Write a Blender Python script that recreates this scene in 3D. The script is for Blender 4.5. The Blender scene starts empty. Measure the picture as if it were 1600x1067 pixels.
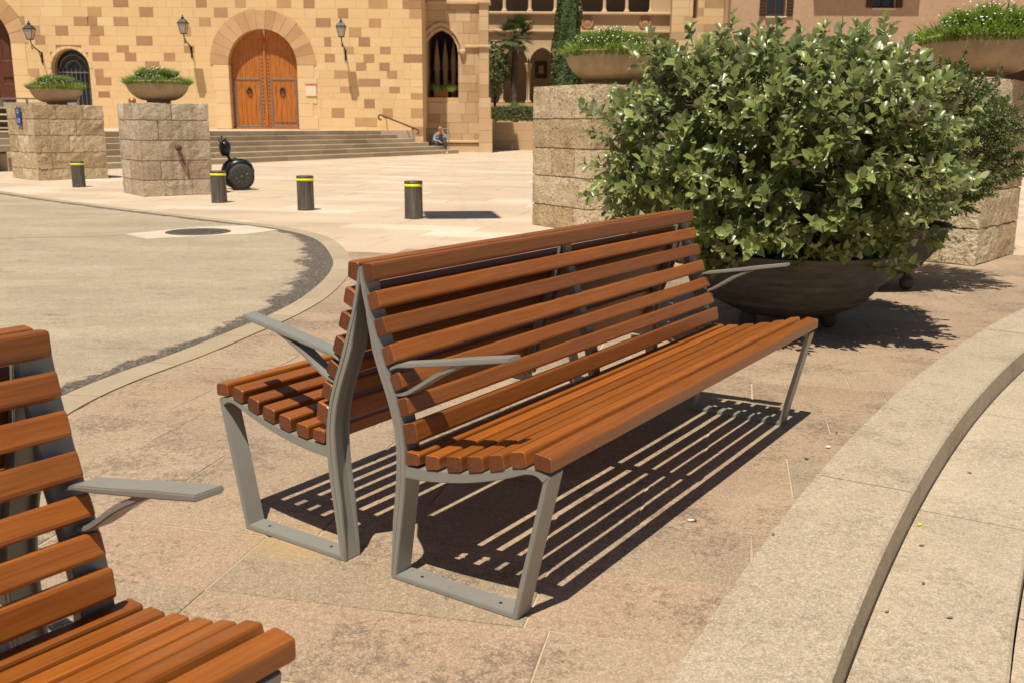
import bpy, bmesh, math, random
import numpy as np
from mathutils import Vector, Matrix, noise
R = math.radians
rng = random.Random(7)
scn = bpy.context.scene
COL = scn.collection

# ------------------------------------------------------------------ camera
F_PX, PITCH, ROLL, CAM_H = 1513.9, 0.2194, 0.00622, 1.215
cr, sr = math.cos(ROLL), math.sin(ROLL)
FWD = Vector((0, math.cos(PITCH), -math.sin(PITCH)))
UP0 = Vector((0, math.sin(PITCH), math.cos(PITCH)))
RIGHT = Vector((1, 0, 0)) * cr + UP0 * sr
UPV = Vector((-1, 0, 0)) * sr + UP0 * cr
cam_d = bpy.data.cameras.new('camera')
cam = bpy.data.objects.new('camera', cam_d); COL.objects.link(cam)
m = Matrix((RIGHT, UPV, -FWD)).transposed().to_4x4(); m.translation = (0, 0, CAM_H)
cam.matrix_world = m
cam_d.sensor_width = 36.0; cam_d.lens = F_PX / 1600 * 36
cam_d.clip_start = 0.05; cam_d.clip_end = 1000
cam_d.dof.use_dof = True; cam_d.dof.focus_distance = 3.2; cam_d.dof.aperture_fstop = 9.0
scn.camera = cam
# ------------------------------------------------------------------ sky, sun, exposure
SX, SY = 0.13, 0.40                       # a metre of height throws its shadow this far (x, y)
w = bpy.data.worlds.new('World'); scn.world = w; w.use_nodes = True
wn = w.node_tree.nodes; wl = w.node_tree.links
bg = wn['Background']; sky = wn.new('ShaderNodeTexSky'); sky.sky_type = 'NISHITA'; sky.sun_disc = False
sky.sun_elevation = math.atan2(1, math.hypot(SX, SY)); sky.sun_rotation = math.atan2(-SX, -SY)
wl.new(sky.outputs[0], bg.inputs[0]); bg.inputs[1].default_value = 0.05
sun_d = bpy.data.lights.new('sun', 'SUN'); sun_d.energy = 4.8; sun_d.angle = R(0.5); sun_d.color = (1, 0.93, 0.80)
sun = bpy.data.objects.new('sun', sun_d); COL.objects.link(sun)
sun.rotation_euler = Vector((SX, SY, -1)).to_track_quat('-Z', 'Y').to_euler(); sun.location = (-6, -10, 30)
vs = scn.view_settings
vs.view_transform = 'Standard'; vs.look = 'None'; vs.gamma = 1; vs.use_curve_mapping = False; vs.exposure = 0.27

# ------------------------------------------------------------------ helpers
def at(x, y, z=None, d=None):
    """point of the place seen at photo position (x, y), on height z or at distance d (used to survey the layout)"""
    v = FWD + RIGHT * ((x - 800) / F_PX) - UPV * ((y - 533.5) / F_PX)
    t = (z - CAM_H) / v.z if d is None else d / v.y
    return Vector((0, 0, CAM_H)) + v * t

class MB:
    def __init__(s): s.v = []; s.f = []; s.t = []; s.m = []; s.tone = 0.5; s.mi = 0
    def face(s, idx): s.f.append(idx); s.t.append(s.tone); s.m.append(s.mi)
    def add(s, vs_, fs):
        n = len(s.v); s.v += [tuple(p) for p in vs_]
        for f in fs: s.face([i + n for i in f])
    def box(s, c, size, rot=0.0, bev=0.0, ax=None):
        """box with chamfered edges; rot about z or a full Matrix in ax"""
        hx, hy, hz = [q / 2 for q in size]
        M3 = ax if ax is not None else Matrix.Rotation(rot, 3, 'Z')
        c = Vector(c)
        if bev <= 0:
            P = [c + M3 @ Vector((x * hx, y * hy, z * hz)) for x in (-1, 1) for y in (-1, 1) for z in (-1, 1)]
            s.add(P, [(0, 1, 3, 2), (4, 6, 7, 5), (0, 4, 5, 1), (2, 3, 7, 6), (0, 2, 6, 4), (1, 5, 7, 3)]); return
        b = min(bev, hx * .9, hy * .9, hz * .9); n = len(s.v); idx = {}
        for x in (-1, 1):
            for y in (-1, 1):
                for z in (-1, 1):
                    for k in range(3):
                        q = [x * (hx - b), y * (hy - b), z * (hz - b)]; q[k] = (x * hx, y * hy, z * hz)[k]
                        idx[(x, y, z, k)] = len(s.v); s.v.append(tuple(c + M3 @ Vector(q)))
        def F(ks, flip):
            ks = [idx[k] for k in ks]; s.face(ks[::-1] if flip else ks)
        for d in (-1, 1):
            F([(d, -1, -1, 0), (d, 1, -1, 0), (d, 1, 1, 0), (d, -1, 1, 0)], d < 0)
            F([(-1, d, -1, 1), (1, d, -1, 1), (1, d, 1, 1), (-1, d, 1, 1)], d > 0)
            F([(-1, -1, d, 2), (1, -1, d, 2), (1, 1, d, 2), (-1, 1, d, 2)], d < 0)
        for p in (-1, 1):
            for q in (-1, 1):
                F([(p, q, -1, 0), (p, q, -1, 1), (p, q, 1, 1), (p, q, 1, 0)], p * q < 0)
                F([(-1, p, q, 1), (-1, p, q, 2), (1, p, q, 2), (1, p, q, 1)], p * q < 0)
                F([(p, -1, q, 0), (p, 1, q, 0), (p, 1, q, 2), (p, -1, q, 2)], p * q < 0)
                for r in (-1, 1):
                    F([(p, q, r, 0), (p, q, r, 1), (p, q, r, 2)], p * q * r < 0)
    def prism(s, poly, z0, z1):
        n = len(poly); v = [(x, y, z0) for x, y in poly] + [(x, y, z1) for x, y in poly]
        s.add(v, [list(range(n))[::-1], list(range(n, 2 * n))] + [(i, (i + 1) % n, n + (i + 1) % n, n + i) for i in range(n)])
    def prism_y(s, poly, y0, y1):
        """polygon in x,z pushed through in y"""
        n = len(poly); v = [(x, y0, z) for x, z in poly] + [(x, y1, z) for x, z in poly]
        s.add(v, [list(range(n)), list(range(n, 2 * n))[::-1]] + [(i, n + i, n + (i + 1) % n, (i + 1) % n) for i in range(n)])
    def tube(s, pts, rad, n=8, cap=True):
        pts = [Vector(p) for p in pts]; rs = rad if isinstance(rad, (list, tuple)) else [rad] * len(pts)
        base = len(s.v); prev = None
        for i, p in enumerate(pts):
            t = (pts[min(i + 1, len(pts) - 1)] - pts[max(i - 1, 0)]).normalized()
            if prev is None:
                a = t.orthogonal().normalized()
            else:
                a = (prev - t * prev.dot(t)); a = a.normalized() if a.length > 1e-6 else t.orthogonal().normalized()
            prev = a; b = t.cross(a)
            for k in range(n):
                an = 2 * math.pi * k / n; s.v.append(tuple(p + (a * math.cos(an) + b * math.sin(an)) * rs[i]))
        for i in range(len(pts) - 1):
            for k in range(n):
                s.face([base + i * n + k, base + i * n + (k + 1) % n, base + (i + 1) * n + (k + 1) % n, base + (i + 1) * n + k])
        if cap:
            s.face([base + k for k in range(n)][::-1]); s.face([base + (len(pts) - 1) * n + k for k in range(n)])
    def lathe(s, prof, n=48, c=(0, 0, 0), wob=0.0):
        base = len(s.v)
        for r, z in prof:
            for k in range(n):
                a = 2 * math.pi * k / n; s.v.append((c[0] + r * math.cos(a), c[1] + r * math.sin(a), c[2] + z))
        for i in range(len(prof) - 1):
            for k in range(n):
                s.face([base + i * n + k, base + i * n + (k + 1) % n, base + (i + 1) * n + (k + 1) % n, base + (i + 1) * n + k])
        if prof[0][0] > 1e-6: s.face([base + k for k in range(n)][::-1])
        if prof[-1][0] > 1e-6: s.face([base + (len(prof) - 1) * n + k for k in range(n)])
    def mesh(s, name, mats, smooth=False):
        me = bpy.data.meshes.new(name); me.from_pydata(s.v, [], s.f)
        if not isinstance(mats, (list, tuple)): mats = [mats]
        for q in mats: me.materials.append(q)
        if len(mats) > 1: me.polygons.foreach_set('material_index', s.m)
        at_ = me.attributes.new('tone', 'FLOAT', 'FACE'); at_.data.foreach_set('value', s.t)
        if smooth: me.polygons.foreach_set('use_smooth', [True] * len(s.f))
        me.update(); return me
    def build(s, name, mats, parent=None, smooth=False, origin=None):
        me = s.mesh(name, mats, smooth)
        if origin is not None: me.transform(Matrix.Translation(-Vector(origin)))
        o = bpy.data.objects.new(name, me); COL.objects.link(o); o.parent = parent
        if origin is not None: o.location = origin
        return o

def smooth_angle(o, ang=40):
    me = o.data; bm = bmesh.new(); bm.from_mesh(me)
    for f in bm.faces: f.smooth = True
    for e in bm.edges: e.smooth = not (len(e.link_faces) == 2 and e.calc_face_angle(0) > R(ang))
    bm.to_mesh(me); bm.free(); return o
def bevel(o, off, seg=1, ang=35):
    me = o.data; bm = bmesh.new(); bm.from_mesh(me)
    bmesh.ops.remove_doubles(bm, verts=bm.verts, dist=1e-5)
    bmesh.ops.recalc_face_normals(bm, faces=bm.faces)
    es = [e for e in bm.edges if len(e.link_faces) == 2 and e.calc_face_angle(0) > R(ang)]
    bmesh.ops.bevel(bm, geom=es, offset=off, segments=seg, affect='EDGES', clamp_overlap=True)
    bm.to_mesh(me); bm.free(); return o
def tag(o, label, cat, group=None):
    o['label'] = label; o['category'] = cat
    if group: o['group'] = group
    return o
def thing(name, label, cat, loc=(0, 0, 0), rz=0, group=None):
    o = bpy.data.objects.new(name, None); o.empty_display_size = 0.2; COL.objects.link(o)
    o.location = loc; o.rotation_euler = (0, 0, rz); return tag(o, label, cat, group)
def struct(o): o['kind'] = 'structure'; return o
def stuff(o): o['kind'] = 'stuff'; return o
def put(name, me, parent=None, loc=(0, 0, 0), rot=(0, 0, 0), scale=(1, 1, 1)):
    o = bpy.data.objects.new(name, me); COL.objects.link(o); o.parent = parent
    o.location = loc; o.rotation_euler = rot; o.scale = scale; return o
def copy_tree(o, parent=None):
    c = o.copy(); COL.objects.link(c); c.parent = parent
    for ch in [q for q in o.children]: copy_tree(ch, c)
    return c
def fill_mesh(me, v, f, tones=None):
    me.from_pydata(v, [], f)
    if tones is not None:
        a = me.attributes.new('tone', 'FLOAT', 'FACE'); a.data.foreach_set('value', tones)
    me.update()

# ------------------------------------------------------------------ materials
class NT:
    def __init__(s, name):
        s.mat = bpy.data.materials.new(name); s.mat.use_nodes = True
        s.t = s.mat.node_tree; s.n = s.t.nodes; s.b = s.n['Principled BSDF']; s.out = s.n['Material Output']
    def link(s, a, b): s.t.links.new(a, b)
    def set(s, sock, v):
        if hasattr(v, 'is_linked') or isinstance(v, bpy.types.NodeSocket): s.link(v, sock)
        else: sock.default_value = v
    def pos(s): return s.n.new('ShaderNodeNewGeometry').outputs['Position']
    def objc(s): return s.n.new('ShaderNodeTexCoord').outputs['Object']
    def mapping(s, vec, scale=(1, 1, 1), rot=(0, 0, 0), loc=(0, 0, 0)):
        q = s.n.new('ShaderNodeMapping'); s.link(vec, q.inputs[0]); s.set(q.inputs[1], loc)
        q.inputs[2].default_value = rot; q.inputs[3].default_value = scale; return q.outputs[0]
    def noise(s, vec, scale, detail=4, rough=0.55, dist=0.0):
        q = s.n.new('ShaderNodeTexNoise'); s.link(vec, q.inputs['Vector']); q.inputs['Scale'].default_value = scale
        q.inputs['Detail'].default_value = detail; q.inputs['Roughness'].default_value = rough; q.inputs['Distortion'].default_value = dist
        return q.outputs[0]
    def voro(s, vec, scale, feature='F1'):
        q = s.n.new('ShaderNodeTexVoronoi'); q.feature = feature; s.link(vec, q.inputs['Vector']); q.inputs['Scale'].default_value = scale
        return q
    def ramp(s, fac, stops, interp='LINEAR'):
        q = s.n.new('ShaderNodeValToRGB'); q.color_ramp.interpolation = interp; e = q.color_ramp.elements
        while len(e) < len(stops): e.new(0.5)
        for i, (p, c) in enumerate(stops):
            e[i].position = p; c = (c, c, c) if isinstance(c, (int, float)) else c; e[i].color = (*c, 1)
        s.link(fac, q.inputs[0]); return q.outputs[0]
    def mix(s, fac, a, b, mode='MIX'):
        q = s.n.new('ShaderNodeMix'); q.data_type = 'RGBA'; q.blend_type = mode
        for sock, v in ((q.inputs[0], fac), (q.inputs[6], a), (q.inputs[7], b)):
            if isinstance(v, tuple): v = (*v, 1) if len(v) == 3 else v
            s.set(sock, v)
        return q.outputs[2]
    def math(s, op, a, b=0.0, c=None):
        q = s.n.new('ShaderNodeMath'); q.operation = op; s.set(q.inputs[0], a); s.set(q.inputs[1], b)
        if c is not None: s.set(q.inputs[2], c)
        return q.outputs[0]
    def attr(s, name='tone'):
        q = s.n.new('ShaderNodeAttribute'); q.attribute_name = name; return q.outputs['Fac']
    def rand(s): return s.n.new('ShaderNodeObjectInfo').outputs['Random']
    def bump(s, h, strength=0.3, dist=0.01):
        q = s.n.new('ShaderNodeBump'); q.inputs['Strength'].default_value = strength; q.inputs['Distance'].default_value = dist
        s.link(h, q.inputs['Height']); s.link(q.outputs[0], s.b.inputs['Normal']); return q
    def base(s, v): s.set(s.b.inputs['Base Color'], (*v, 1) if isinstance(v, tuple) and len(v) == 3 else v)
    def rough(s, v): s.set(s.b.inputs['Roughness'], v)
    def spec(s, v): s.b.inputs['Specular IOR Level'].default_value = v
    def metal(s, v): s.b.inputs['Metallic'].default_value = v

def flat(name, col, rough=0.6, metal=0.0, var=0.12, scale=12, spec=0.4):
    t = NT(name); n = t.noise(t.objc(), scale, 4)
    t.base(t.mix(n, tuple(c * (1 - var) for c in col), tuple(min(1, c * (1 + var)) for c in col)))
    t.rough(rough); t.metal(metal); t.spec(spec); return t.mat

MAT = {}
def stone(name, stops, var_scale=1.4, var=0.25, grain=60, grain_amt=0.25, bump=0.35, bdist=0.01, pits=None, rough=0.85, stain=None, tone_w=0.75):
    """colour from the per-stone tone through `stops`, broad blotches, fine grain and pits"""
    t = NT(name); p = t.pos(); big = t.noise(p, var_scale, 5, 0.6); fine = t.noise(p, grain, 3, 0.7)
    k = t.math('ADD', t.math('MULTIPLY', t.attr(), tone_w), t.math('MULTIPLY', big, 1 - tone_w))
    c = t.ramp(k, stops)
    v = t.math('MULTIPLY_ADD', big, 2 * var, 1 - var); c = t.mix(1.0, c, t.mix(0.0, v, v), 'MULTIPLY')
    g = t.math('MULTIPLY_ADD', fine, 2 * grain_amt, 1 - grain_amt); c = t.mix(1.0, c, t.mix(0.0, g, g), 'MULTIPLY')
    h = t.math('ADD', t.math('MULTIPLY', fine, 0.6), t.math('MULTIPLY', t.noise(p, grain * .22, 4, .6), 1.0))
    if pits:
        vo = t.voro(t.mapping(p, (1, 1, 1)), pits[0]); n2 = t.noise(p, pits[0] * .35, 3)
        pm = t.math('MULTIPLY', t.math('LESS_THAN', vo.outputs[0], pits[1]), t.math('GREATER_THAN', n2, 0.48))
        c = t.mix(t.math('MULTIPLY', pm, pits[2]), c, pits[3]); h = t.math('SUBTRACT', h, t.math('MULTIPLY', pm, 0.8))
    if stain:
        sn = t.noise(t.mapping(p, stain[0]), stain[1], 5, .65)
        c = t.mix(t.ramp(sn, [(stain[2], 0.0), (stain[3], stain[4])]), c, stain[5])
    t.base(c); t.rough(rough); t.spec(0.25); t.bump(h, bump, bdist); MAT[name] = t.mat; return t.mat

def m_ground(name, stops, tone_w, lichen, spot, grain=.42, big_var=.2, lic_lo=.50, rust=None):
    """walked-on stone: per-slab tone, broad blotches, crystalline grain, clustered dark lichen and round spots"""
    t = NT(name); p = t.pos(); big = t.noise(p, 1.1, 5, .62); mid = t.noise(p, 6, 6, .72); g1 = t.noise(p, 52, 5, .82); g2 = t.noise(p, 150, 2, .7)
    k = t.math('ADD', t.math('MULTIPLY', t.attr(), tone_w), t.math('MULTIPLY', big, 1 - tone_w)); c = t.ramp(k, stops)
    v = t.math('ADD', t.math('MULTIPLY_ADD', big, big_var, 1 - big_var * .5), t.math('MULTIPLY', t.math('SUBTRACT', mid, .5), .38))
    v = t.math('MULTIPLY', v, t.math('MULTIPLY_ADD', t.math('SUBTRACT', t.math('ADD', t.math('MULTIPLY', g1, .6), t.math('MULTIPLY', g2, .4)), .5), 2.6 * grain, 1.0))
    c = t.mix(1.0, c, t.mix(0, v, v), 'MULTIPLY')
    lz = t.ramp(t.math('ADD', t.noise(p, 1.9, 6, .7), t.math('MULTIPLY', t.math('SUBTRACT', t.noise(p, 34, 4, .75), .5), .75)), [(lic_lo, 0.0), (lic_lo + .13, lichen[0])])
    c = t.mix(lz, c, lichen[1])
    ps = t.math('MULTIPLY', t.math('LESS_THAN', t.voro(p, spot[0]).outputs[0], spot[1]), t.math('GREATER_THAN', t.noise(p, 3.1, 2), .5))
    c = t.mix(t.math('MULTIPLY', ps, spot[2]), c, spot[3])
    cr_ = t.voro(p, 230); c = t.mix(t.math('MULTIPLY', t.math('GREATER_THAN', t.ramp(cr_.outputs['Color'], [(0, 0.0), (1, 1.0)]), .70), .30), c, tuple(min(.72, q * 1.75) for q in stops[-1][1]))
    if rust:
        vd = t.n.new('ShaderNodeVectorMath'); vd.operation = 'DISTANCE'; t.link(p, vd.inputs[0]); vd.inputs[1].default_value = (rust[0], rust[1], 0)
        rm = t.ramp(t.math('ADD', t.math('DIVIDE', vd.outputs['Value'], rust[2]), t.math('MULTIPLY', t.math('SUBTRACT', t.noise(p, 9, 5, .7), .5), 1.6)), [(.35, .6), (1.0, 0.0)])
        c = t.mix(rm, c, (.43, .28, .125))
    t.base(c); t.rough(.70); t.spec(.3); t.bump(t.math('ADD', g1, t.math('MULTIPLY', mid, 1.5)), .45, .004); MAT[name] = t.mat
m_ground('paving', [(0.0, (.225, .162, .108)), (0.2, (.318, .22, .148)), (0.4, (.358, .262, .176)), (0.6, (.342, .234, .156)), (0.8, (.29, .22, .15)), (1.0, (.37, .28, .185))], .62, (.56, (.095, .07, .05)), (9, .03, .55, (.07, .052, .04)), 0.78, .30, .505, (-.63, 2.69, .17))
m_ground('granite', [(0, (.355, .282, .198)), (.5, (.405, .327, .235)), (1, (.44, .362, .265))], .6, (.5, (.19, .14, .095)), (16, .05, .5, (.15, .11, .075)), 0.85, .30, .53)
stone('plaza', [(0, (.42, .305, .205)), (.3, (.54, .425, .305)), (.6, (.52, .39, .275)), (.8, (.60, .495, .37)), (1, (.66, .565, .43))], .6, .22, 40, .18, .15, .004, None, .75, None, .6)
stone('conglomerate', [(0, (.41, .285, .16)), (.35, (.51, .38, .23)), (.7, (.58, .46, .30)), (1, (.63, .52, .36))], 5.0, .34, 34, .50, 1.0, .035, (17, .24, .6, (.13, .08, .04)), .92, ((2.2, 2.2, .5), 2.4, .54, .74, .5, (.20, .115, .055)))
stone('weathered_block', [(0, (.40, .30, .20)), (.35, (.48, .375, .26)), (.7, (.54, .44, .315)), (1, (.60, .51, .38))], 4.0, .30, 38, .42, 1.0, .03, (24, .20, .7, (.12, .075, .04)), .92, ((3.6, 3.6, .14), 2.0, .50, .72, .55, (.19, .125, .075)))
stone('ashlar', [(0, (.665, .45, .225)), (.5, (.685, .475, .248)), (1, (.71, .52, .295))], .7, .10, 16, .07, .25, .02, None, .9, ((1, 1, .5), .55, .60, .85, .30, (.50, .26, .085)))
stone('brown_block', [(0, (.34, .185, .095)), (.5, (.41, .235, .12)), (1, (.53, .32, .155))], 1.5, .15, 16, .10, .25, .02, None, .9)
stone('voussoir', [(0, (.42, .235, .12)), (.5, (.50, .30, .155)), (1, (.60, .40, .21))], 1.5, .18, 16, .12, .35, .02, None, .9)
stone('wing_stone', [(0, (.42, .26, .135)), (.5, (.52, .35, .195)), (1, (.60, .44, .27))], .8, .15, 14, .08, .25, .02, None, .9)
stone('gallery_stone', [(0, (.48, .325, .185)), (1, (.58, .42, .26))], .8, .12, 12, .08, .2, .02, None, .9)
stone('step_stone', [(0, (.33, .25, .16)), (.5, (.43, .335, .225)), (1, (.52, .42, .29))], 1.1, .2, 30, .16, .2, .01, None, .85)
stone('shaded_riser', [(0, (.12, .11, .10)), (1, (.2, .185, .165))], 1.1, .2, 30, .16, .2, .01, None, .85)
stone('render', [(0, (.40, .255, .16)), (1, (.45, .30, .195))], .5, .14, 5, .24, .5, .03, None, .95)
stone('mortar', [(0, (.55, .375, .19)), (1, (.60, .42, .22))], .8, .1, 20, .1, .1, .01)
stone('bedding', [(0, (.40, .30, .20)), (1, (.52, .42, .30))], 2.2, .55, 60, .3, .2, .005)
stone('bowl_concrete', [(0, (.37, .265, .165)), (1, (.44, .33, .215))], 3, .22, 55, .16, .3, .006, (40, .12, .5, (.2, .14, .09)), .85, ((5, 5, .5), 2.4, .46, .75, .42, (.20, .125, .07)))
stone('kerb_stone', [(0, (.335, .26, .17)), (1, (.40, .315, .215))], 2.4, .16, 90, .2, .2, .004)
stone('apron', [(0, (.50, .425, .315)), (1, (.58, .50, .385))], 2.5, .22, 60, .1, .15, .004)

def m_road():
    t = NT('asphalt'); p = t.pos(); e = t.attr('edge'); q = t.mapping(p, (.55, 1.25, 1), (0, 0, R(-8)))
    blot = t.noise(q, 1.3, 6, .7); fine = t.noise(p, 70, 4, .8); mid = t.noise(p, 11, 6, .78)
    c = t.mix(t.ramp(blot, [(.3, 0.0), (.7, 1.0)]), (.315, .25, .172), (.425, .345, .242))
    st = t.ramp(t.math('ADD', t.noise(q, 2.4, 8, .74), t.math('MULTIPLY', t.math('SUBTRACT', mid, .5), .8)), [(.59, 0.0), (.74, .7)])
    c = t.mix(st, c, (.17, .125, .083))
    vo = t.voro(p, 85); agg = t.ramp(vo.outputs['Color'], [(0, (.045, .036, .028)), (.6, (.10, .082, .064)), (.85, (.19, .16, .125)), (1, (.36, .31, .25))])
    ed = t.math('ADD', e, t.math('MULTIPLY', t.math('SUBTRACT', t.noise(p, 2.6, 10, .80), .5), 2.3))
    c = t.mix(t.ramp(ed, [(.34, 0.0), (.50, .95)]), c, agg)
    g = t.math('ADD', t.math('MULTIPLY_ADD', t.math('SUBTRACT', fine, .5), 1.7, 1.0), t.math('MULTIPLY', t.math('SUBTRACT', t.noise(p, 9, 6, .75), .5), .5)); c = t.mix(1.0, c, t.mix(0, g, g), 'MULTIPLY')
    sp = t.math('GREATER_THAN', t.noise(p, 30, 2, .6), .73); c = t.mix(t.math('MULTIPLY', sp, .45), c, (.56, .48, .36))
    t.base(c); t.rough(.88); t.spec(.25); t.bump(t.math('ADD', fine, mid), .6, .008); return t.mat
MAT['asphalt'] = m_road()

def m_wood(name, dark, mid, lite, rough, coat=0.25, sc=1.0):
    t = NT(name); r = t.rand(); off = t.math('MULTIPLY', r, 37.0)
    cb = t.n.new('ShaderNodeCombineXYZ'); t.link(off, cb.inputs[0]); t.link(off, cb.inputs[1])
    v = t.mapping(t.objc(), (1.6 * sc, 48 * sc, 48 * sc), (0, 0, 0), cb.outputs[0])
    g = t.noise(v, 1.6, 6, .62, 1.2); g2 = t.noise(t.mapping(t.objc(), (5 * sc, 160 * sc, 160 * sc), (0, 0, 0), cb.outputs[0]), 1.5, 3, .6)
    k = t.math('ADD', t.math('MULTIPLY', g, .55), t.math('MULTIPLY', g2, .45))
    c = t.ramp(k, [(.30, dark), (.5, mid), (.72, lite)])
    br = t.math('MULTIPLY_ADD', r, .46, .76); c = t.mix(1.0, c, t.mix(0, br, br), 'MULTIPLY')
    wear = t.noise(t.mapping(t.objc(), (2, 9, 9), (0, 0, 0), cb.outputs[0]), 2.2, 5, .7)
    c = t.mix(t.ramp(wear, [(.62, 0.0), (.80, .35)]), c, tuple(x * .45 for x in dark))
    t.base(c); t.rough(t.math('MULTIPLY_ADD', g2, .25, rough)); t.spec(.4)
    t.b.inputs['Coat Weight'].default_value = coat; t.b.inputs['Coat Roughness'].default_value = .28
    t.bump(k, .12, .002); return t.mat
MAT['slat_wood'] = m_wood('slat_wood', (.175, .046, .0060), (.262, .076, .0088), (.35, .114, .0135), .36, .3)
MAT['end_grain'] = m_wood('end_grain', (.09, .026, .009), (.155, .046, .013), (.215, .068, .018), .5, .08, .6)
def m_door():
    t = NT('door_wood'); r = t.rand(); off = t.math('MULTIPLY', r, 37.0)
    cb = t.n.new('ShaderNodeCombineXYZ'); t.link(off, cb.inputs[0]); t.link(off, cb.inputs[2])
    v = t.mapping(t.objc(), (14, 14, 1.2), (0, 0, 0), cb.outputs[0]); g = t.noise(v, 1.5, 6, .65, .8)
    c = t.ramp(g, [(.3, (.25, .066, .010)), (.5, (.43, .135, .020)), (.75, (.56, .20, .034))])
    t.base(c); t.rough(.5); t.spec(.3); return t.mat
MAT['door_wood'] = m_door()
MAT['dark_door_wood'] = flat('dark_door_wood', (.10, .03, .012), .55, 0, .3, 6)
def m_frame():
    t = NT('grey_paint'); p = t.objc(); n = t.noise(p, 9, 4); f = t.noise(p, 90, 3, .7)
    c = t.mix(n, (.25, .246, .216), (.31, .30, .262))
    d = t.ramp(t.noise(p, 14, 6, .75), [(.62, 0), (.75, .45)]); c = t.mix(d, c, (.15, .13, .10))
    t.base(c); t.rough(t.math('MULTIPLY_ADD', f, .2, .34)); t.spec(.5); t.metal(.25); t.bump(f, .05, .001); return t.mat
MAT['grey_paint'] = m_frame()
MAT['bolt_steel'] = flat('bolt_steel', (.05, .05, .048), .5, .6)
def m_bollard():
    t = NT('bollard_iron'); p = t.objc(); n = t.noise(t.mapping(p, (14, 14, 1.2)), 1.6, 5, .7); f = t.noise(p, 60, 3)
    c = t.ramp(n, [(.3, (.05, .04, .031)), (.55, (.115, .098, .078)), (.75, (.22, .19, .15))])
    g = t.math('MULTIPLY_ADD', f, .5, .75); c = t.mix(1, c, t.mix(0, g, g), 'MULTIPLY')
    t.base(c); t.rough(.5); t.metal(.3); return t.mat
MAT['bollard_iron'] = m_bollard()
MAT['yellow_tape'] = flat('yellow_tape', (.86, .80, .01), .4, 0, .05)
def m_planter():
    t = NT('planter_iron'); p = t.objc(); n = t.noise(t.mapping(p, (3, 3, 14)), 2, 5, .7); f = t.noise(p, 60, 3, .7)
    c = t.ramp(n, [(.3, (.042, .035, .028)), (.6, (.085, .071, .056)), (.8, (.15, .128, .10))])
    t.base(c); t.rough(t.math('MULTIPLY_ADD', f, .3, .55)); t.spec(.3); t.bump(f, .15, .003); return t.mat
MAT['planter_iron'] = m_planter()
MAT['soil'] = flat('soil', (.11, .07, .042), .95, 0, .6, 40)
MAT['dark_bowl'] = flat('dark_bowl', (.115, .108, .10), .8, 0, .4, 9)
MAT['black_iron'] = flat('black_iron', (.018, .019, .020), .5, .3)
MAT['grey_iron'] = flat('grey_iron', (.20, .185, .17), .5, .4, .25)
MAT['black_plastic'] = flat('black_plastic', (.012, .013, .014), .32)
MAT['tyre'] = flat('tyre', (.045, .042, .038), .8)
MAT['rim_plastic'] = flat('rim_plastic', (.085, .08, .072), .55)
MAT['rust'] = flat('rust', (.10, .045, .022), .9, 0, .4, 30)
MAT['manhole_iron'] = flat('manhole_iron', (.105, .088, .07), .65, .3, .4, 20)
MAT['plaster_cream'] = flat('plaster_cream', (.72, .60, .42), .8, 0, .05)
MAT['sign_red'] = flat('sign_red', (.5, .10, .04), .6)
MAT['sign_blue'] = flat('sign_blue', (.010, .045, .19), .4)
MAT['sign_white'] = flat('sign_white', (.75, .77, .8), .5)
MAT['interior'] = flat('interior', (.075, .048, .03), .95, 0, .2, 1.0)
MAT['interior_pale'] = flat('interior_pale', (.34, .25, .16), .9, 0, .2, 1.0)
MAT['shutter_wood'] = flat('shutter_wood', (.055, .022, .012), .6, 0, .25, 8)
MAT['terracotta'] = flat('terracotta', (.33, .115, .045), .85, 0, .2)
MAT['skin'] = flat('skin', (.48, .24, .15), .55, 0, .06)
MAT['denim'] = flat('denim', (.20, .30, .38), .85, 0, .35, 9)
MAT['dark_denim'] = flat('dark_denim', (.055, .06, .065), .85, 0, .2, 20)
MAT['dark_shirt'] = flat('dark_shirt', (.022, .026, .024), .85)
MAT['shoe_white'] = flat('shoe_white', (.7, .68, .64), .6)
MAT['bark'] = flat('bark', (.10, .062, .038), .9, 0, .45, 30)
MAT['palm_bark'] = flat('palm_bark', (.11, .075, .048), .95, 0, .5, 25)
MAT['paper'] = flat('paper', (.72, .68, .6), .7, 0, .08)
MAT['yellow_leaf'] = flat('yellow_leaf', (.62, .62, .03), .6)
MAT['brown_spot'] = flat('brown_spot', (.17, .135, .10), .8, 0, .3)
MAT['orange_peel'] = flat('orange_peel', (.34, .15, .06), .7)
MAT['copper_can'] = flat('copper_can', (.45, .18, .10), .3, .6)
MAT['roof_tile'] = flat('roof_tile', (.33, .15, .075), .85, 0, .3, 6)
def m_glass():
    t = NT('lamp_glass'); t.base((.50, .48, .42)); t.rough(.25); t.b.inputs['Transmission Weight'].default_value = .45; return t.mat
MAT['lamp_glass'] = m_glass()
def m_pane():
    t = NT('window_pane'); t.base((.02, .022, .025)); t.rough(.08); t.spec(.6); return t.mat
MAT['window_pane'] = m_pane()

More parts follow.
